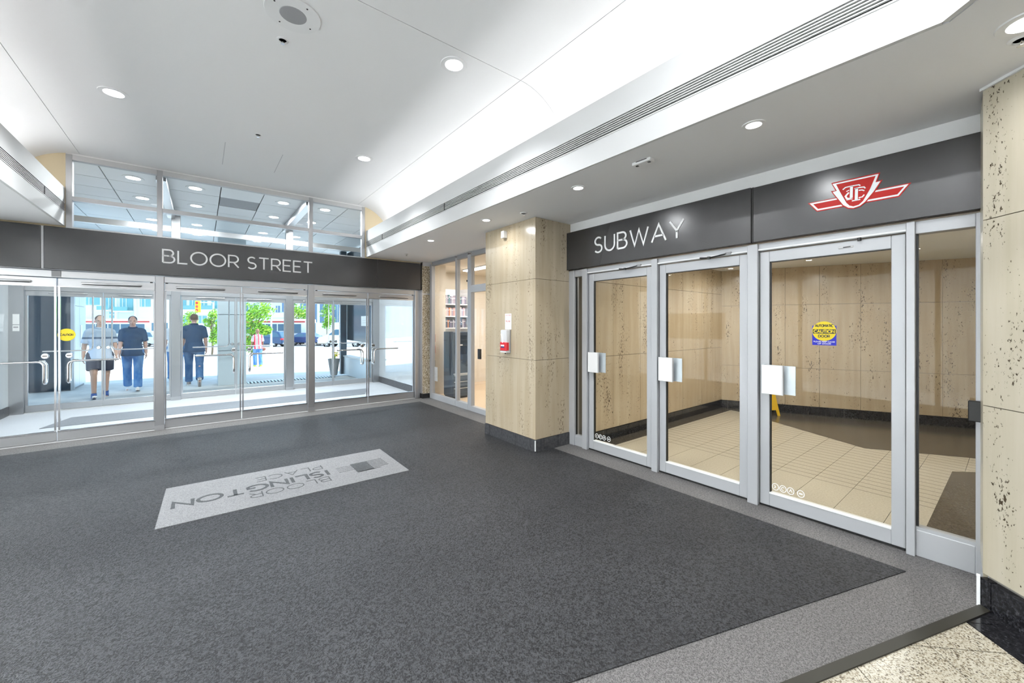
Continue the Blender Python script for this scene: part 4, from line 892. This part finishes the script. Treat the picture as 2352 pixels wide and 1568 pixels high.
# vehicles ---------------------------------------------------------------------
def wheel(parent, x, y, z, R, s):
    wt = O('wheel', lathe(nb(), [(R * .62, -.09), (R * .95, -.10), (R, -.07), (R, .07), (R * .95, .10), (R * .62, .09)], (x, y, z), 28, 'Y'), 'tyre', parent, sm=True)
    rm = nb(); lathe(rm, [(0, .07), (R * .6, .07), (R * .62, -.07), (0, -.07)], (x, y, z), 24, 'Y'); O('rim', rm, 'grey_mid', wt)
    for k in range(5):
        a = k * 1.2566; sp_ = nb(); extr(sp_, [(x + math.cos(a + w_) * q * R, y + s * .072, z + math.sin(a + w_) * q * R) for q, w_ in ((.08, -1.2), (.60, -.22), (.60, .22), (.08, 1.2))], (0, s * .02, 0)); O('spoke', sp_, 'rim', wt)
def car(name, label, u, f, face, prof, house, wins, width, paint, wheels, R, lights, zg=-.82):
    """prof/house/wins are side outlines in metres along x (front +x); face +1 points to street right"""
    r0 = on_street(u, f); t = T(name, (r0.x, r0.y, zg), label, 'car', rz=-TH + (0 if face > 0 else math.pi)); hw = width / 2
    bm = nb(); extr(bm, [(x, -hw, z) for x, z in prof], (0, width, 0)); bmesh.ops.bevel(bm, geom=[e for e in bm.edges if abs(e.verts[0].co.y - e.verts[1].co.y) < 1e-5], offset=.06, segments=2, affect='EDGES'); O('body', bm, paint, t, sm=True)
    z0, z1 = min(z for _, z in house), max(z for _, z in house); hy = lambda z: hw - .05 - .17 * (z - z0) / (z1 - z0)
    bm = nb(); A = [bm.verts.new((x, -hy(z), z)) for x, z in house]; Bv = [bm.verts.new((x, hy(z), z)) for x, z in house]; n = len(house); bm.faces.new(A[::-1]); bm.faces.new(Bv)
    for i in range(n): bm.faces.new((A[i], A[(i + 1) % n], Bv[(i + 1) % n], Bv[i]))
    bmesh.ops.recalc_face_normals(bm, faces=bm.faces[:]); O('roof_shell', bm, paint, t)
    for wv in wins:
        for s in (-1, 1):
            bm = nb(); extr(bm, [(x, s * (hy(z) + .004), z) for x, z in wv], (0, s * .006, 0)); O('side_window', bm, 'car_glass', t)
    def slope(i, j, nm):
        (xa, za), (xb, zb) = house[i], house[j]; d = Vector((zb - za, 0, -(xb - xa))).normalized() * .006
        if (d.x < 0) != (xa < 0): d = -d
        P = [(xa + (xb - xa) * q, s * (hy(za + (zb - za) * q) - .08), za + (zb - za) * q) for q, s in ((.08, -1), (.08, 1), (.92, 1), (.92, -1))]; O(nm, extr(nb(), P, d), 'car_glass', t)
    slope(0, 1, 'rear_window'); slope(n - 1, n - 2, 'windscreen')
    for x in wheels:
        for s in (-1, 1): wheel(t, x, s * (hw - .10), R, R, s)
    xr, xf = min(x for x, _ in prof), max(x for x, _ in prof)
    for s in (-1, 1):
        O('tail_lamp', B(nb(), xr - .01, xr + .22, s * (hw + .008), s * (hw - .30), lights[0] - .09, lights[0] + .09, .02), 'tail_red', t); O('head_lamp', B(nb(), xf - .25, xf + .005, s * (hw + .006), s * (hw - .35), lights[1] - .07, lights[1] + .07, .02), 'paper', t)
        O('mirror', B(nb(), wins[-1][-1][0] - .1, wins[-1][-1][0] + .08, s * hw, s * (hw + .16), z0 + .02, z0 + .16, .03), paint, t)
    for zz in (.30,): O('bumper', B(nb(), xr - .04, xr + .1, -hw + .1, hw - .1, zz, zz + .16, .03), 'grey_mid', t); O('bumper', B(nb(), xf - .1, xf + .04, -hw + .1, hw - .1, zz, zz + .16, .03), 'grey_mid', t)
    return t
SUVP = [(-2.3, .35), (-2.32, .75), (-2.2, 1.02), (1.25, 1.02), (2.15, .90), (2.32, .68), (2.3, .35)]; SUVH = [(-2.22, 1.0), (-1.85, 1.62), (-1.5, 1.70), (.45, 1.68), (1.30, 1.0)]
SUVW = [[(-2.0, 1.08), (-1.62, 1.55), (-1.15, 1.58), (-1.15, 1.08)], [(-1.05, 1.08), (-1.05, 1.58), (-.25, 1.60), (-.25, 1.08)], [(-.15, 1.08), (-.15, 1.60), (.40, 1.58), (1.05, 1.08)]]
SEDP = [(-2.25, .35), (-2.3, .75), (-2.2, .95), (-1.5, .98), (1.05, .95), (2.1, .80), (2.28, .6), (2.25, .35)]; SEDH = [(-1.75, .96), (-1.0, 1.40), (-.6, 1.45), (.3, 1.43), (1.15, .95)]
SEDW = [[(-1.4, 1.02), (-.95, 1.33), (-.35, 1.37), (-.35, 1.02)], [(-.25, 1.02), (-.25, 1.37), (.25, 1.36), (.85, 1.02)]]
VANP = [(-2.5, .4), (-2.5, 1.25), (1.6, 1.22), (2.35, 1.05), (2.45, .7), (2.42, .4)]; VANH = [(-2.5, 1.2), (-2.45, 2.0), (-2.3, 2.08), (.75, 2.06), (1.65, 1.2)]
VANW = [[(.0, 1.30), (.0, 1.88), (.65, 1.88), (1.35, 1.30)]]
car('parked_suv', 'navy blue estate car on the street behind the striped shirt person', 610, 42.5, -1, SUVP, SUVH, SUVW, 1.85, 'car_navy', (-1.4, 1.4), .36, (.85, .72))
car('parked_sedan', 'dark blue sedan with red tail lamp seen between the steel posts', 712, 45.5, 1, SEDP, SEDH, SEDW, 1.78, 'car_blue', (-1.38, 1.38), .32, (.72, .62))
car('delivery_van', 'white delivery van with teal windows at the street edge', 792, 42.0, -1, VANP, VANH, VANW, 1.95, 'car_white', (-1.5, 1.5), .36, (1.0, .85))
car('silver_car', 'silver car passing behind the two walking men', 325, 43.0, -1, SUVP, SUVH, SUVW, 1.85, 'car_silver', (-1.4, 1.4), .36, (.85, .72))
car('white_car', 'white car beyond the dark blue sedan', 690, 52.3, 1, SEDP, SEDH, SEDW, 1.78, 'car_white', (-1.38, 1.38), .32, (.72, .62))
def bus(label, u, f, L, stripe):
    r0 = on_street(u, f); t = T('city_bus', (r0.x, r0.y, -.82), label, 'bus', rz=-TH); h = L / 2
    O('body', B(nb(), -h, h, -1.25, 1.25, .35, 3.05, .12, 2), 'bus_white', t, sm=True); O('skirt', B(nb(), -h + .01, h - .01, -1.262, 1.262, .38, 1.0), 'bus_red' if stripe else 'bus_white', t); O('roof_band', B(nb(), -h + .1, h - .1, -1.262, 1.262, 2.62, 2.82), 'bus_red', t)
    n = int(L / 1.5); w0 = bx('window', 'car_glass', t, -h + .3, -h + .3 + 1.32, -1.268, -1.25, 1.35, 2.45)
    for k in range(1, n): piece(w0, t, (1.45 * k, 0, 0)) if -h + .3 + 1.45 * k + 1.32 < h else None
    for x in (-h + 2.6, h - 2.4):
        for s in (-1, 1): wheel(t, x, s * 1.12, .48, .48, s)
    O('windscreen', B(nb(), h - .01, h + .012, -1.1, 1.1, 1.2, 2.6), 'car_glass', t); O('rear_window', B(nb(), -h - .012, -h + .01, -1.0, 1.0, 1.6, 2.5), 'car_glass', t); return t
bus('white city bus with dark window band behind the two walking men', 262, 47.5, 11.0, False); bus('white city bus with red roof stripe behind the navy car', 640, 48.5, 8.0, True)
car('red_car', 'red car behind the trees beside the white bus', 560, 51.5, 1, SEDP, SEDH, SEDW, 1.78, 'bus_red', (-1.38, 1.38), .32, (.72, .62))

# buildings across the street ------------------------------------------------------
def facade(name, label, f, u0, u1, mat, h, cat='building'):
    r0, r1 = (u0 - CX) / F_PX * f, (u1 - CX) / F_PX * f; c = street((r0 + r1) / 2, f, -.7); t = T(name, c, label, cat, rz=-TH)
    W = (r1 - r0) / 2; bx('wall', mat, t, -W, W, 0, 9, 0, h); return t, (r0 + r1) / 2
def px(u, v, f, mid): r, _, z = at(u, v, f); return r - mid, z + .7
def rect(t, mid, f, name, mat, u0, u1, v0, v1, y0=-.06, y1=.02):
    a, z1 = px(u0, v0, f, mid); b, z0 = px(u1, v1, f, mid); return bx(name, mat, t, a, b, y0, y1, z0, z1)
FB = 64.0
tb_, mid = facade('apartment_block', 'cream apartment block with teal windows across the street', FB, 150, 505, 'facade_cream', 14.0)
for u0, u1, v0, v1 in ((196, 232, 670, 700), (239, 263, 670, 709), (276, 306, 668, 712), (322, 346, 670, 704), (412, 428, 670, 706), (436, 450, 672, 708), (463, 476, 672, 708), (486, 500, 672, 708), (412, 430, 725, 742), (433, 448, 725, 742), (455, 475, 725, 742), (483, 500, 725, 742), (252, 262, 716, 721), (252, 262, 724, 730), (252, 262, 739, 756), (197, 210, 742, 762), (275, 300, 738, 765)):
    wv = rect(tb_, mid, FB, 'window', 'win_teal', u0, u1, v0, v1)
    a, z1 = px((u0 + u1) / 2 - .7, v0, FB, mid); b, z0 = px((u0 + u1) / 2 + .7, v1, FB, mid); bx('mullion', 'white_paint', wv, a, b, -.10, -.06, z0, z1)
    if u1 - u0 > 18: bx('mullion', 'white_paint', wv, a - (b - a) * 6, a - (b - a) * 5, -.10, -.06, z0, z1)
for u0, u1, v in ((238, 266, 712), (272, 309, 714), (410, 502, 711)):
    rect(tb_, mid, FB, 'balcony_slab', 'facade_white', u0, u1, v, v + 3, -1.2, 0); rect(tb_, mid, FB, 'balcony_glass', 'win_teal', u0 + 1, u1 - 1, v - 9, v, -1.18, -1.15)
rect(tb_, mid, FB, 'recess', 'facade_grey', 238, 262, 716, 738, -.04, .02); rect(tb_, mid, FB, 'recess', 'facade_grey', 273, 309, 718, 736, -.04, .02); rect(tb_, mid, FB, 'awning', 'logo_red', 196, 232, 733, 739, -1.0, 0); rect(tb_, mid, FB, 'shop_band', 'facade_pink', 270, 365, 736, 741, -.3, 0); rect(tb_, mid, FB, 'ledge', 'facade_white', 405, 503, 713, 722, -.25, 0)
for u in (268, 234, 312): rect(tb_, mid, FB, 'pilaster', 'facade_white', u, u + 4, 600, 770, -.3, 0)
t2, mid2 = facade('office_block', 'pale grey office block with blue windows behind the parked cars', FB, 508, 668, 'facade_grey', 12.0)
for u0, u1, v0, v1 in ((520, 545, 690, 712), (602, 619, 701, 717), (634, 643, 702, 717), (550, 570, 695, 715), (575, 590, 700, 717), (648, 660, 690, 716), (602, 619, 676, 694)):
    wv = rect(t2, mid2, FB, 'window', 'win_blue', u0, u1, v0, v1); a, z1 = px((u0 + u1) / 2 - .5, v0, FB, mid2); b, z0 = px((u0 + u1) / 2 + .5, v1, FB, mid2); bx('mullion', 'white_paint', wv, a, b, -.10, -.06, z0, z1)
rect(t2, mid2, FB, 'ledge', 'facade_white', 590, 668, 718, 729, -.3, 0)
t3, mid3 = facade('corner_building', 'white corner building with pink porch and tall dark glazing', FB, 669, 800, 'facade_white', 12.0)
rect(t3, mid3, FB, 'porch', 'facade_pink', 671, 692, 719, 728, -2.0, 0); rect(t3, mid3, FB, 'porch_post', 'facade_pink', 685, 692, 728, 752, -2.0, -1.6)
for u0, u1, v0, v1 in ((690, 703, 690, 716), (735, 756, 690, 718), (735, 756, 722, 741), (672, 684, 730, 752), (760, 790, 690, 740), (706, 728, 688, 740)): wv = rect(t3, mid3, FB, 'window', 'win_blue', u0, u1, v0, v1); a, z1 = px((u0 + u1) / 2 - .4, v0, FB, mid3); b, z0 = px((u0 + u1) / 2 + .4, v1, FB, mid3); bx('mullion', 'white_paint', wv, a, b, -.1, -.06, z0, z1)
t4, mid4 = facade('brick_block', 'pale block beside the apartments at the end of the street view', 66.0, -150, 149, 'facade_pink', 11.0)
for u in (-120, -70, -20, 30, 80): rect(t4, mid4, 66.0, 'window', 'win_teal', u, u + 26, 690, 715)

# street furniture and trees -------------------------------------------------------
def tree(label, u, f, h, rad, nleaf, sz, blobs, zc=None):
    p = on_street(u, f); z = ground_z(f); t = T('street_tree', (p.x, p.y, z), label, 'tree', rz=-TH); bm = nb(); tube(bm, [(0, 0, 0), (.05, 0, h * .25), (-.04, 0, h * .6), (0, 0, h * .85)], .06, 8)
    for (bx_, bz, br) in blobs: tube(bm, [(0, 0, h * .35), (bx_ * .5, 0, (h * .35 + bz) / 2 + .1), (bx_, 0, bz)], .02, 5)
    O('trunk', bm, 'bark', t); bm = nb()
    for k in range(nleaf):
        bx_, bz, br = random.choice(blobs); v = Vector((random.gauss(0, 1), random.gauss(0, 1), random.gauss(0, 1))); v = v.normalized() * br * random.random() ** .5; c = Vector((bx_, 0, bz)) + v
        d = Vector((random.gauss(0, 1), random.gauss(0, 1), random.gauss(0, 1))).normalized(); e = d.orthogonal().normalized(); g = d.cross(e); s = sz * random.uniform(.6, 1.3)
        bm.faces.new([bm.verts.new(c + e * s), bm.verts.new(c + g * s * .45 + d * s * .15), bm.verts.new(c - e * s), bm.verts.new(c - g * s * .45 + d * s * .15)])
    O('foliage', bm, 'leaf', t, kind='stuff'); return t
tree('bright green young tree beside the navy car', 578, 27, 3.4, 1, 2600, .10, ((-.3, 1.2, .7), (-.1, 2.1, .75), (.45, 2.8, .8), (.85, 3.1, .7), (.5, 1.75, .5), (1.0, 1.75, .35), (-.3, 3.0, .7), (0, .7, .5)))
tree('slim green tree behind the man walking away', 487, 27, 3.0, 1, 1100, .09, ((-.2, 2.3, .35), (.2, 2.8, .4), (.3, 1.7, .4), (.2, 1.1, .4), (.5, 2.2, .3)))
tree('small pale tree in front of the apartment block', 436, 34, 3.4, 1, 700, .10, ((0, 2.6, .6), (.2, 3.0, .5), (-.4, 2.0, .4)))
tree('green tree growing before the corner building', 686, 58, 5.0, 1, 1800, .16, ((0, 4.2, 1.3), (.9, 3.6, 1.0), (1.2, 2.2, .8), (-.8, 4.4, 1.0), (1.0, 1.2, .7)))
tree('leafy tree beside the white van', 750, 58.5, 4.6, 1, 1200, .15, ((0, 4.0, 1.0), (.5, 3.0, .8), (0, 2.2, .7), (.4, 5.0, .9)))
lp = on_street(623, 38); lt = T('lamp_post', (lp.x, lp.y, -.70), 'slim white street lamp post behind the navy car', 'lamp post', rz=-TH); O('pole', cyl(nb(), (0, 0, 0), (0, 0, 7), .09, .06, 12), 'grey_light', lt, sm=True); O('base', cyl(nb(), (0, 0, 0), (0, 0, .5), .14, .12, 12), 'grey_light', lt); O('arm', tube(nb(), [(0, 0, 6.8), (.5, 0, 7.1), (1.6, 0, 7.2)], .04, 8), 'grey_light', lt); O('lantern', B(nb(), 1.4, 2.0, -.12, .12, 7.12, 7.25, .03), 'grey_mid', lt)
tl = on_street(470, 41); ts = T('traffic_light', (tl.x, tl.y, -.72), 'yellow traffic light hanging over the street', 'traffic light', rz=-TH); O('pole', cyl(nb(), (.9, 0, 0), (.9, 0, 4.6), .08, n=12), 'grey_light', ts); O('arm', tube(nb(), [(.9, 0, 4.55), (-.7, 0, 4.6)], .05, 8), 'grey_light', ts); hb = O('housing', B(nb(), -.90, -.46, -.16, .12, 3.55, 4.75, .03), 'sticker_yellow', ts)
for k, z in enumerate((3.78, 4.15, 4.52)): O('signal_lens', lathe(nb(), [(0, -.20), (.12, -.19), (.14, -.16)], (-.68, 0, z), 18, 'Y'), 'red' if k != 1 else 'bus_red', hb)

# ------------------------------------------------------------------ people
def remesh(bm, vox, it=6):
    me = bpy.data.meshes.new('tmp'); bm.to_mesh(me); bm.free(); o = bpy.data.objects.new('tmp', me); COL.objects.link(o)
    m = o.modifiers.new('r', 'REMESH'); m.mode = 'VOXEL'; m.voxel_size = vox; m.use_smooth_shade = True
    s = o.modifiers.new('s', 'SMOOTH'); s.iterations = it; s.factor = .5
    dg = bpy.context.evaluated_depsgraph_get(); out = bpy.data.meshes.new_from_object(o.evaluated_get(dg)); bpy.data.objects.remove(o); bpy.data.meshes.remove(me)
    out.materials.clear(); out.polygons.foreach_set('use_smooth', [True] * len(out.polygons)); return out
def cap(bm, p, q, r0, r1, ends=(1, 1)):
    p, q = Vector(p), Vector(q); cyl(bm, p, q, r0, r1, 14)
    if ends[0]: sph(bm, p, r0, 12, 8)
    if ends[1]: sph(bm, q, r1, 12, 8)
def person(label, u, f, z, turn, H, legs, arms, skin, hair, shirt, bottom, shoe, shorts=False, bulk=1.0, hat=False, stripes=None, hairless=False, bag=False):
    """legs: (thigh angle, knee bend, foot pitch) right then left; arms: (swing, elbow, spread)"""
    S = H / 1.75; gp = on_street(u, f); t = T('person', (gp.x, gp.y, z), label, 'person', rz=-TH - math.atan((u - CX) / F_PX) + math.pi + turn)
    R = math.radians; hip = Vector((0, 0, 0)); J = []
    for s, (a, k, fp) in zip((1, -1), legs):
        h = Vector((s * .095 * bulk, 0, 0)); kn = h + .435 * Vector((0, math.sin(R(a)), -math.cos(R(a)))); an = kn + .425 * Vector((0, math.sin(R(a - k)), -math.cos(R(a - k))))
        rot = Matrix.Rotation(R(fp), 3, 'X'); heel = an + rot @ Vector((0, -.055, -.065)); toe = an + rot @ Vector((0, .175, -.068)); J.append((h, kn, an, heel, toe, s))
    low = min(min(j[3].z, j[4].z) for j in J) - .022; up = Vector((0, 0, -low)); J = [tuple(x + up if isinstance(x, Vector) else x for x in j) for j in J]; hz = up.z
    sp = lambda x, y, zz: Vector((x, y, hz + zz))
    A = []
    for s, (sw, el, ab) in zip((1, -1), arms):
        sh = sp(s * .172 * (bulk * .5 + .5), 0, .485); d = Vector((s * math.sin(R(ab)), math.sin(R(sw)), -math.cos(R(sw)))).normalized(); e = sh + d * .285
        d2 = Vector((s * math.sin(R(ab * .4)), math.sin(R(sw + el)), -math.cos(R(sw + el)))).normalized(); wr = e + d2 * .245; A.append((sh, e, wr, d2, s))
    bk = bulk; bm = nb()
    # trunk, neck, head
    sph(bm, sp(0, -.01, .02), (.165 * bk, .125 * bk, .14), 16, 10); cap(bm, sp(0, 0, .05), sp(0, .0, .22), .135 * bk, .135 * bk); sph(bm, sp(0, 0, .33), (.17 * bk, .115 * bk, .20), 16, 10); cap(bm, sp(-.13, -.01, .485), sp(.13, -.01, .485), .068, .068); cap(bm, sp(0, -.01, .50), sp(0, .012, .63), .062, .055)
    hd = sp(0, .02, .725); sph(bm, hd + Vector((0, -.008, .02)), (.076, .096, .105), 18, 12); sph(bm, hd + Vector((0, .022, -.045)), (.058, .066, .075), 14, 10)
    cap(bm, hd + Vector((0, .085, .012)), hd + Vector((0, .106, -.018)), .010, .015); sph(bm, hd + Vector((0, .080, -.062)), (.026, .013, .011), 8, 6); cap(bm, hd + Vector((-.035, .076, .022)), hd + Vector((.035, .076, .022)), .012, .012)
    for s in (-1, 1): sph(bm, hd + Vector((s * .078, -.005, -.005)), (.011, .022, .032), 8, 6)
    for h, kn, an, heel, toe, s in J:
        cap(bm, h, kn, .088 * bk, .058); sph(bm, h + (kn - h) * .3 + Vector((0, .005, 0)), .084 * bk); cap(bm, kn, an, .054, .038); sph(bm, kn + (an - kn) * .3 + Vector((0, -.02, 0)), (.052, .052, .09)); cap(bm, heel, toe, .036, .030); cap(bm, an, heel, .038, .036)
    for sh, e, wr, d2, s in A:
        cap(bm, sh, e, .052, .042); cap(bm, e, wr, .041, .028); sph(bm, e + (wr - e) * .25, .043)
        side = Vector((0, 1, 0)) - d2 * d2.y; side.normalize(); pn = d2.cross(side) * (-s); pc = wr + d2 * .05
        for q in (-.025, 0, .025): cap(bm, wr + side * q * .6, wr + d2 * .085 + side * q, .019, .016)
        for q, ln in ((.036, .062), (.012, .072), (-.012, .067), (-.034, .052)):
            b0 = wr + d2 * .088 + side * q; b1 = b0 + d2 * ln * .5 + pn * .012; b2 = b1 + d2 * ln * .40 + pn * .026; cap(bm, b0, b1, .0095, .009); cap(bm, b1, b2, .009, .0075)
        t0 = wr + d2 * .03 + side * .03; t1 = t0 + d2 * .03 + side * .026 + pn * .008; t2 = t1 + d2 * .035 + side * .006 + pn * .012; cap(bm, t0, t1, .013, .011); cap(bm, t1, t2, .011, .009)
    bmesh.ops.scale(bm, vec=(S, S, S), verts=bm.verts[:]); me = remesh(bm, .0085, 3); me.materials.append(MATS[skin]); O('body', me, None, t)
    def garment(name, build, mat, vox=.012, it=5):
        g = nb(); build(g); bmesh.ops.scale(g, vec=(S, S, S), verts=g.verts[:]); m = remesh(g, vox, it); m.materials.append(MATS[mat]); return O(name, m, None, t)
    def top(g):
        cyl(g, sp(0, 0, -.10), sp(0, 0, .12), .208 * bk, .166 * bk, 20); cap(g, sp(0, 0, .10), sp(0, 0, .26), .158 * bk, .158 * bk); sph(g, sp(0, .003, .34), (.182 * bk, .150 * bk, .20), 18, 12); cap(g, sp(-.132, -.01, .482), sp(.132, -.01, .482), .090, .090); cyl(g, sp(0, -.006, .50), sp(0, .0, .595), .088, .072, 16)
        bmesh.ops.scale(g, vec=(1, .90, 1), verts=g.verts[:])
        for sh, e, wr, d2, s in A: q = sh + (e - sh) * .86; sph(g, sh, .066); cyl(g, sh, q, .066, .070, 16)
    garment('shirt', top, shirt)
    if stripes is None:
        def col_(g):
            tube(g, [sp(.075 * math.cos(a), -.004 + .072 * math.sin(a), .585 - .02 * math.sin(a)) for a in [i * 6.283 / 16 for i in range(17)]], .013, 6)
        garment('collar', col_, shirt, .006, 2)
    def bot(g):
        sph(g, sp(0, -.008, .0), (.185 * bk, .15 * bk, .15), 16, 10); cyl(g, sp(0, 0, .0), sp(0, 0, .10), .165 * bk, .160 * bk, 18)
        bmesh.ops.scale(g, vec=(1, .92, 1), verts=g.verts[:])
        for h, kn, an, heel, toe, s in J:
            if shorts: sph(g, h, .105 * bk); cyl(g, h, h + (kn - h) * .80, .112 * bk, .115, 16)
            else: cap(g, h, kn, .106 * bk, .080); cyl(g, kn, an + (an - kn) * .02, .082, .078, 16)
    garment('shorts' if shorts else 'jeans', bot, bottom)
    if not hairless:
        def hr(g): sph(g, hd + Vector((0, -.022, .036)), (.083, .098, .095), 16, 10)
        hm = garment('cap' if hat else 'hair', hr, hair, .008, 2)
        if hat: O('cap_brim', B(nb(), -.065 * S, .065 * S, (hd.y + .06) * S, (hd.y + .15) * S, (hd.z + .055) * S, (hd.z + .066) * S, .01), hair, hm)
    for s in (-1, 1):
        O('eye', sph(nb(), (hd + Vector((s * .030, .079, .006))) * S, (.011 * S, .007 * S, .007 * S), 8, 6), 'hair_dark', t)
    O('mouth', sph(nb(), (hd + Vector((0, .090, -.062))) * S, (.022 * S, .005 * S, .004 * S), 8, 5), 'bag_brown', t)
    for h, kn, an, heel, toe, s in J:
        def shoe_(g):
            cap(g, heel + Vector((0, .01, .012)), toe + Vector((0, -.01, .008)), .046, .038); cap(g, heel + Vector((0, .005, .01)), an, .046, .046)
        sh_ = garment('shoe', shoe_, shoe, .009, 2)
        g = nb(); d = (toe - heel).normalized(); n_ = d.cross(Vector((1, 0, 0))); n_ = n_ if n_.z > 0 else -n_
        P = [heel - d * .035, toe + d * .03]; extr(g, [(P[0] + Vector((-.036, 0, 0)) - n_ * .028) * S, (P[1] + Vector((-.034, 0, 0)) - n_ * .028) * S, (P[1] + Vector((.034, 0, 0)) - n_ * .028) * S, (P[0] + Vector((.036, 0, 0)) - n_ * .028) * S], n_ * .022 * S); O('sole', g, 'shoe_white', sh_)
    if bag: O('bag', sph(nb(), (A[0][2] + Vector((.02, 0, -.13))) * S, (.13, .07, .09), 14, 8), 'bag_brown', t)
    return t
w = NT('tee_grey', (.55, .62, .74), .85); oz = w.n('SeparateXYZ', {0: w.n('TexCoord').outputs['Object']}).outputs[2]
band = w.math('MULTIPLY', w.math('GREATER_THAN', oz, 1.285), w.math('LESS_THAN', oz, 1.325)); up_ = w.math('GREATER_THAN', oz, 1.325)
w.col(w.mix(band, w.mix(up_, (.55, .61, .72), (.40, .47, .56)), (.09, .13, .20)))
w = NT('tee_striped', (.8, .8, .8), .85); ox = w.n('SeparateXYZ', {0: w.n('TexCoord').outputs['Object']}).outputs[0]; fr = w.math('FRACT', w.math('ADD', w.math('MULTIPLY', ox, 7.0), .2))
w.col(w.ramp(fr, [(0, (.72, .04, .08)), (.36, (.72, .04, .08)), (.38, (.85, .84, .84)), (.66, (.85, .84, .84)), (.68, (.03, .03, .05)), (.80, (.03, .03, .05)), (.82, (.85, .84, .84))]))
person('man in grey tee with navy shoulder stripe and dark shorts walking to the doors', 230, 8.62, 0, .05, 1.76, ((20, 12, 18), (-8, 12, -6)), ((-8, 14, 11), (10, 16, 9)), 'skin_a', 'hair_brown', 'tee_grey', 'shorts_navy', 'shoe_blue', shorts=True, bulk=1.06)
person('man in navy polo shirt and blue jeans walking to the doors', 305, 9.55, 0, -.05, 1.76, ((-12, 8, -8), (18, 8, 14)), ((6, 12, 7), (-6, 14, 9)), 'skin_b', 'hair_dark', 'shirt_navy', 'jeans', 'shoe_white', bulk=1.05)
person('man in navy shirt and jeans walking away from the doors', 446, 10.35, 0, math.pi, 1.82, ((-16, 22, -48), (12, 4, 4)), ((-4, 16, 9), (6, 14, 9)), 'skin_b', 'hair_brown', 'shirt_navy', 'jeans_dark', 'shoe_grey', bulk=1.10)
person('person in white shirt and blue jeans half hidden by the steel post', 403, 11.1, 0, math.pi, 1.72, ((10, 6, 4), (-10, 10, -12)), ((0, 10, 8), (4, 12, 8)), 'skin_b', 'hair_grey', 'shirt_white', 'jeans', 'shoe_grey')
person('bald person in red white and black striped shirt on the plaza', 592, 18.2, ground_z(18.2), math.pi + .3, 1.70, ((-4, 6, 0), (8, 10, 6)), ((8, 22, 10), (4, 16, 10)), 'skin_dark', 'hair_grey', 'tee_striped', 'jeans', 'shoe_lime', hairless=True, stripes=True, bag=True, bulk=1.02)
# lamps in the subway passage
for x, y in ((5.2, 2.4), (5.2, .9), (6.9, 2.6), (7.2, 1.2)): pot_light('passage_downlight', x, y, 2.62, .055, 'round downlight in the subway passage ceiling', 15, 'downlights in the subway passage')
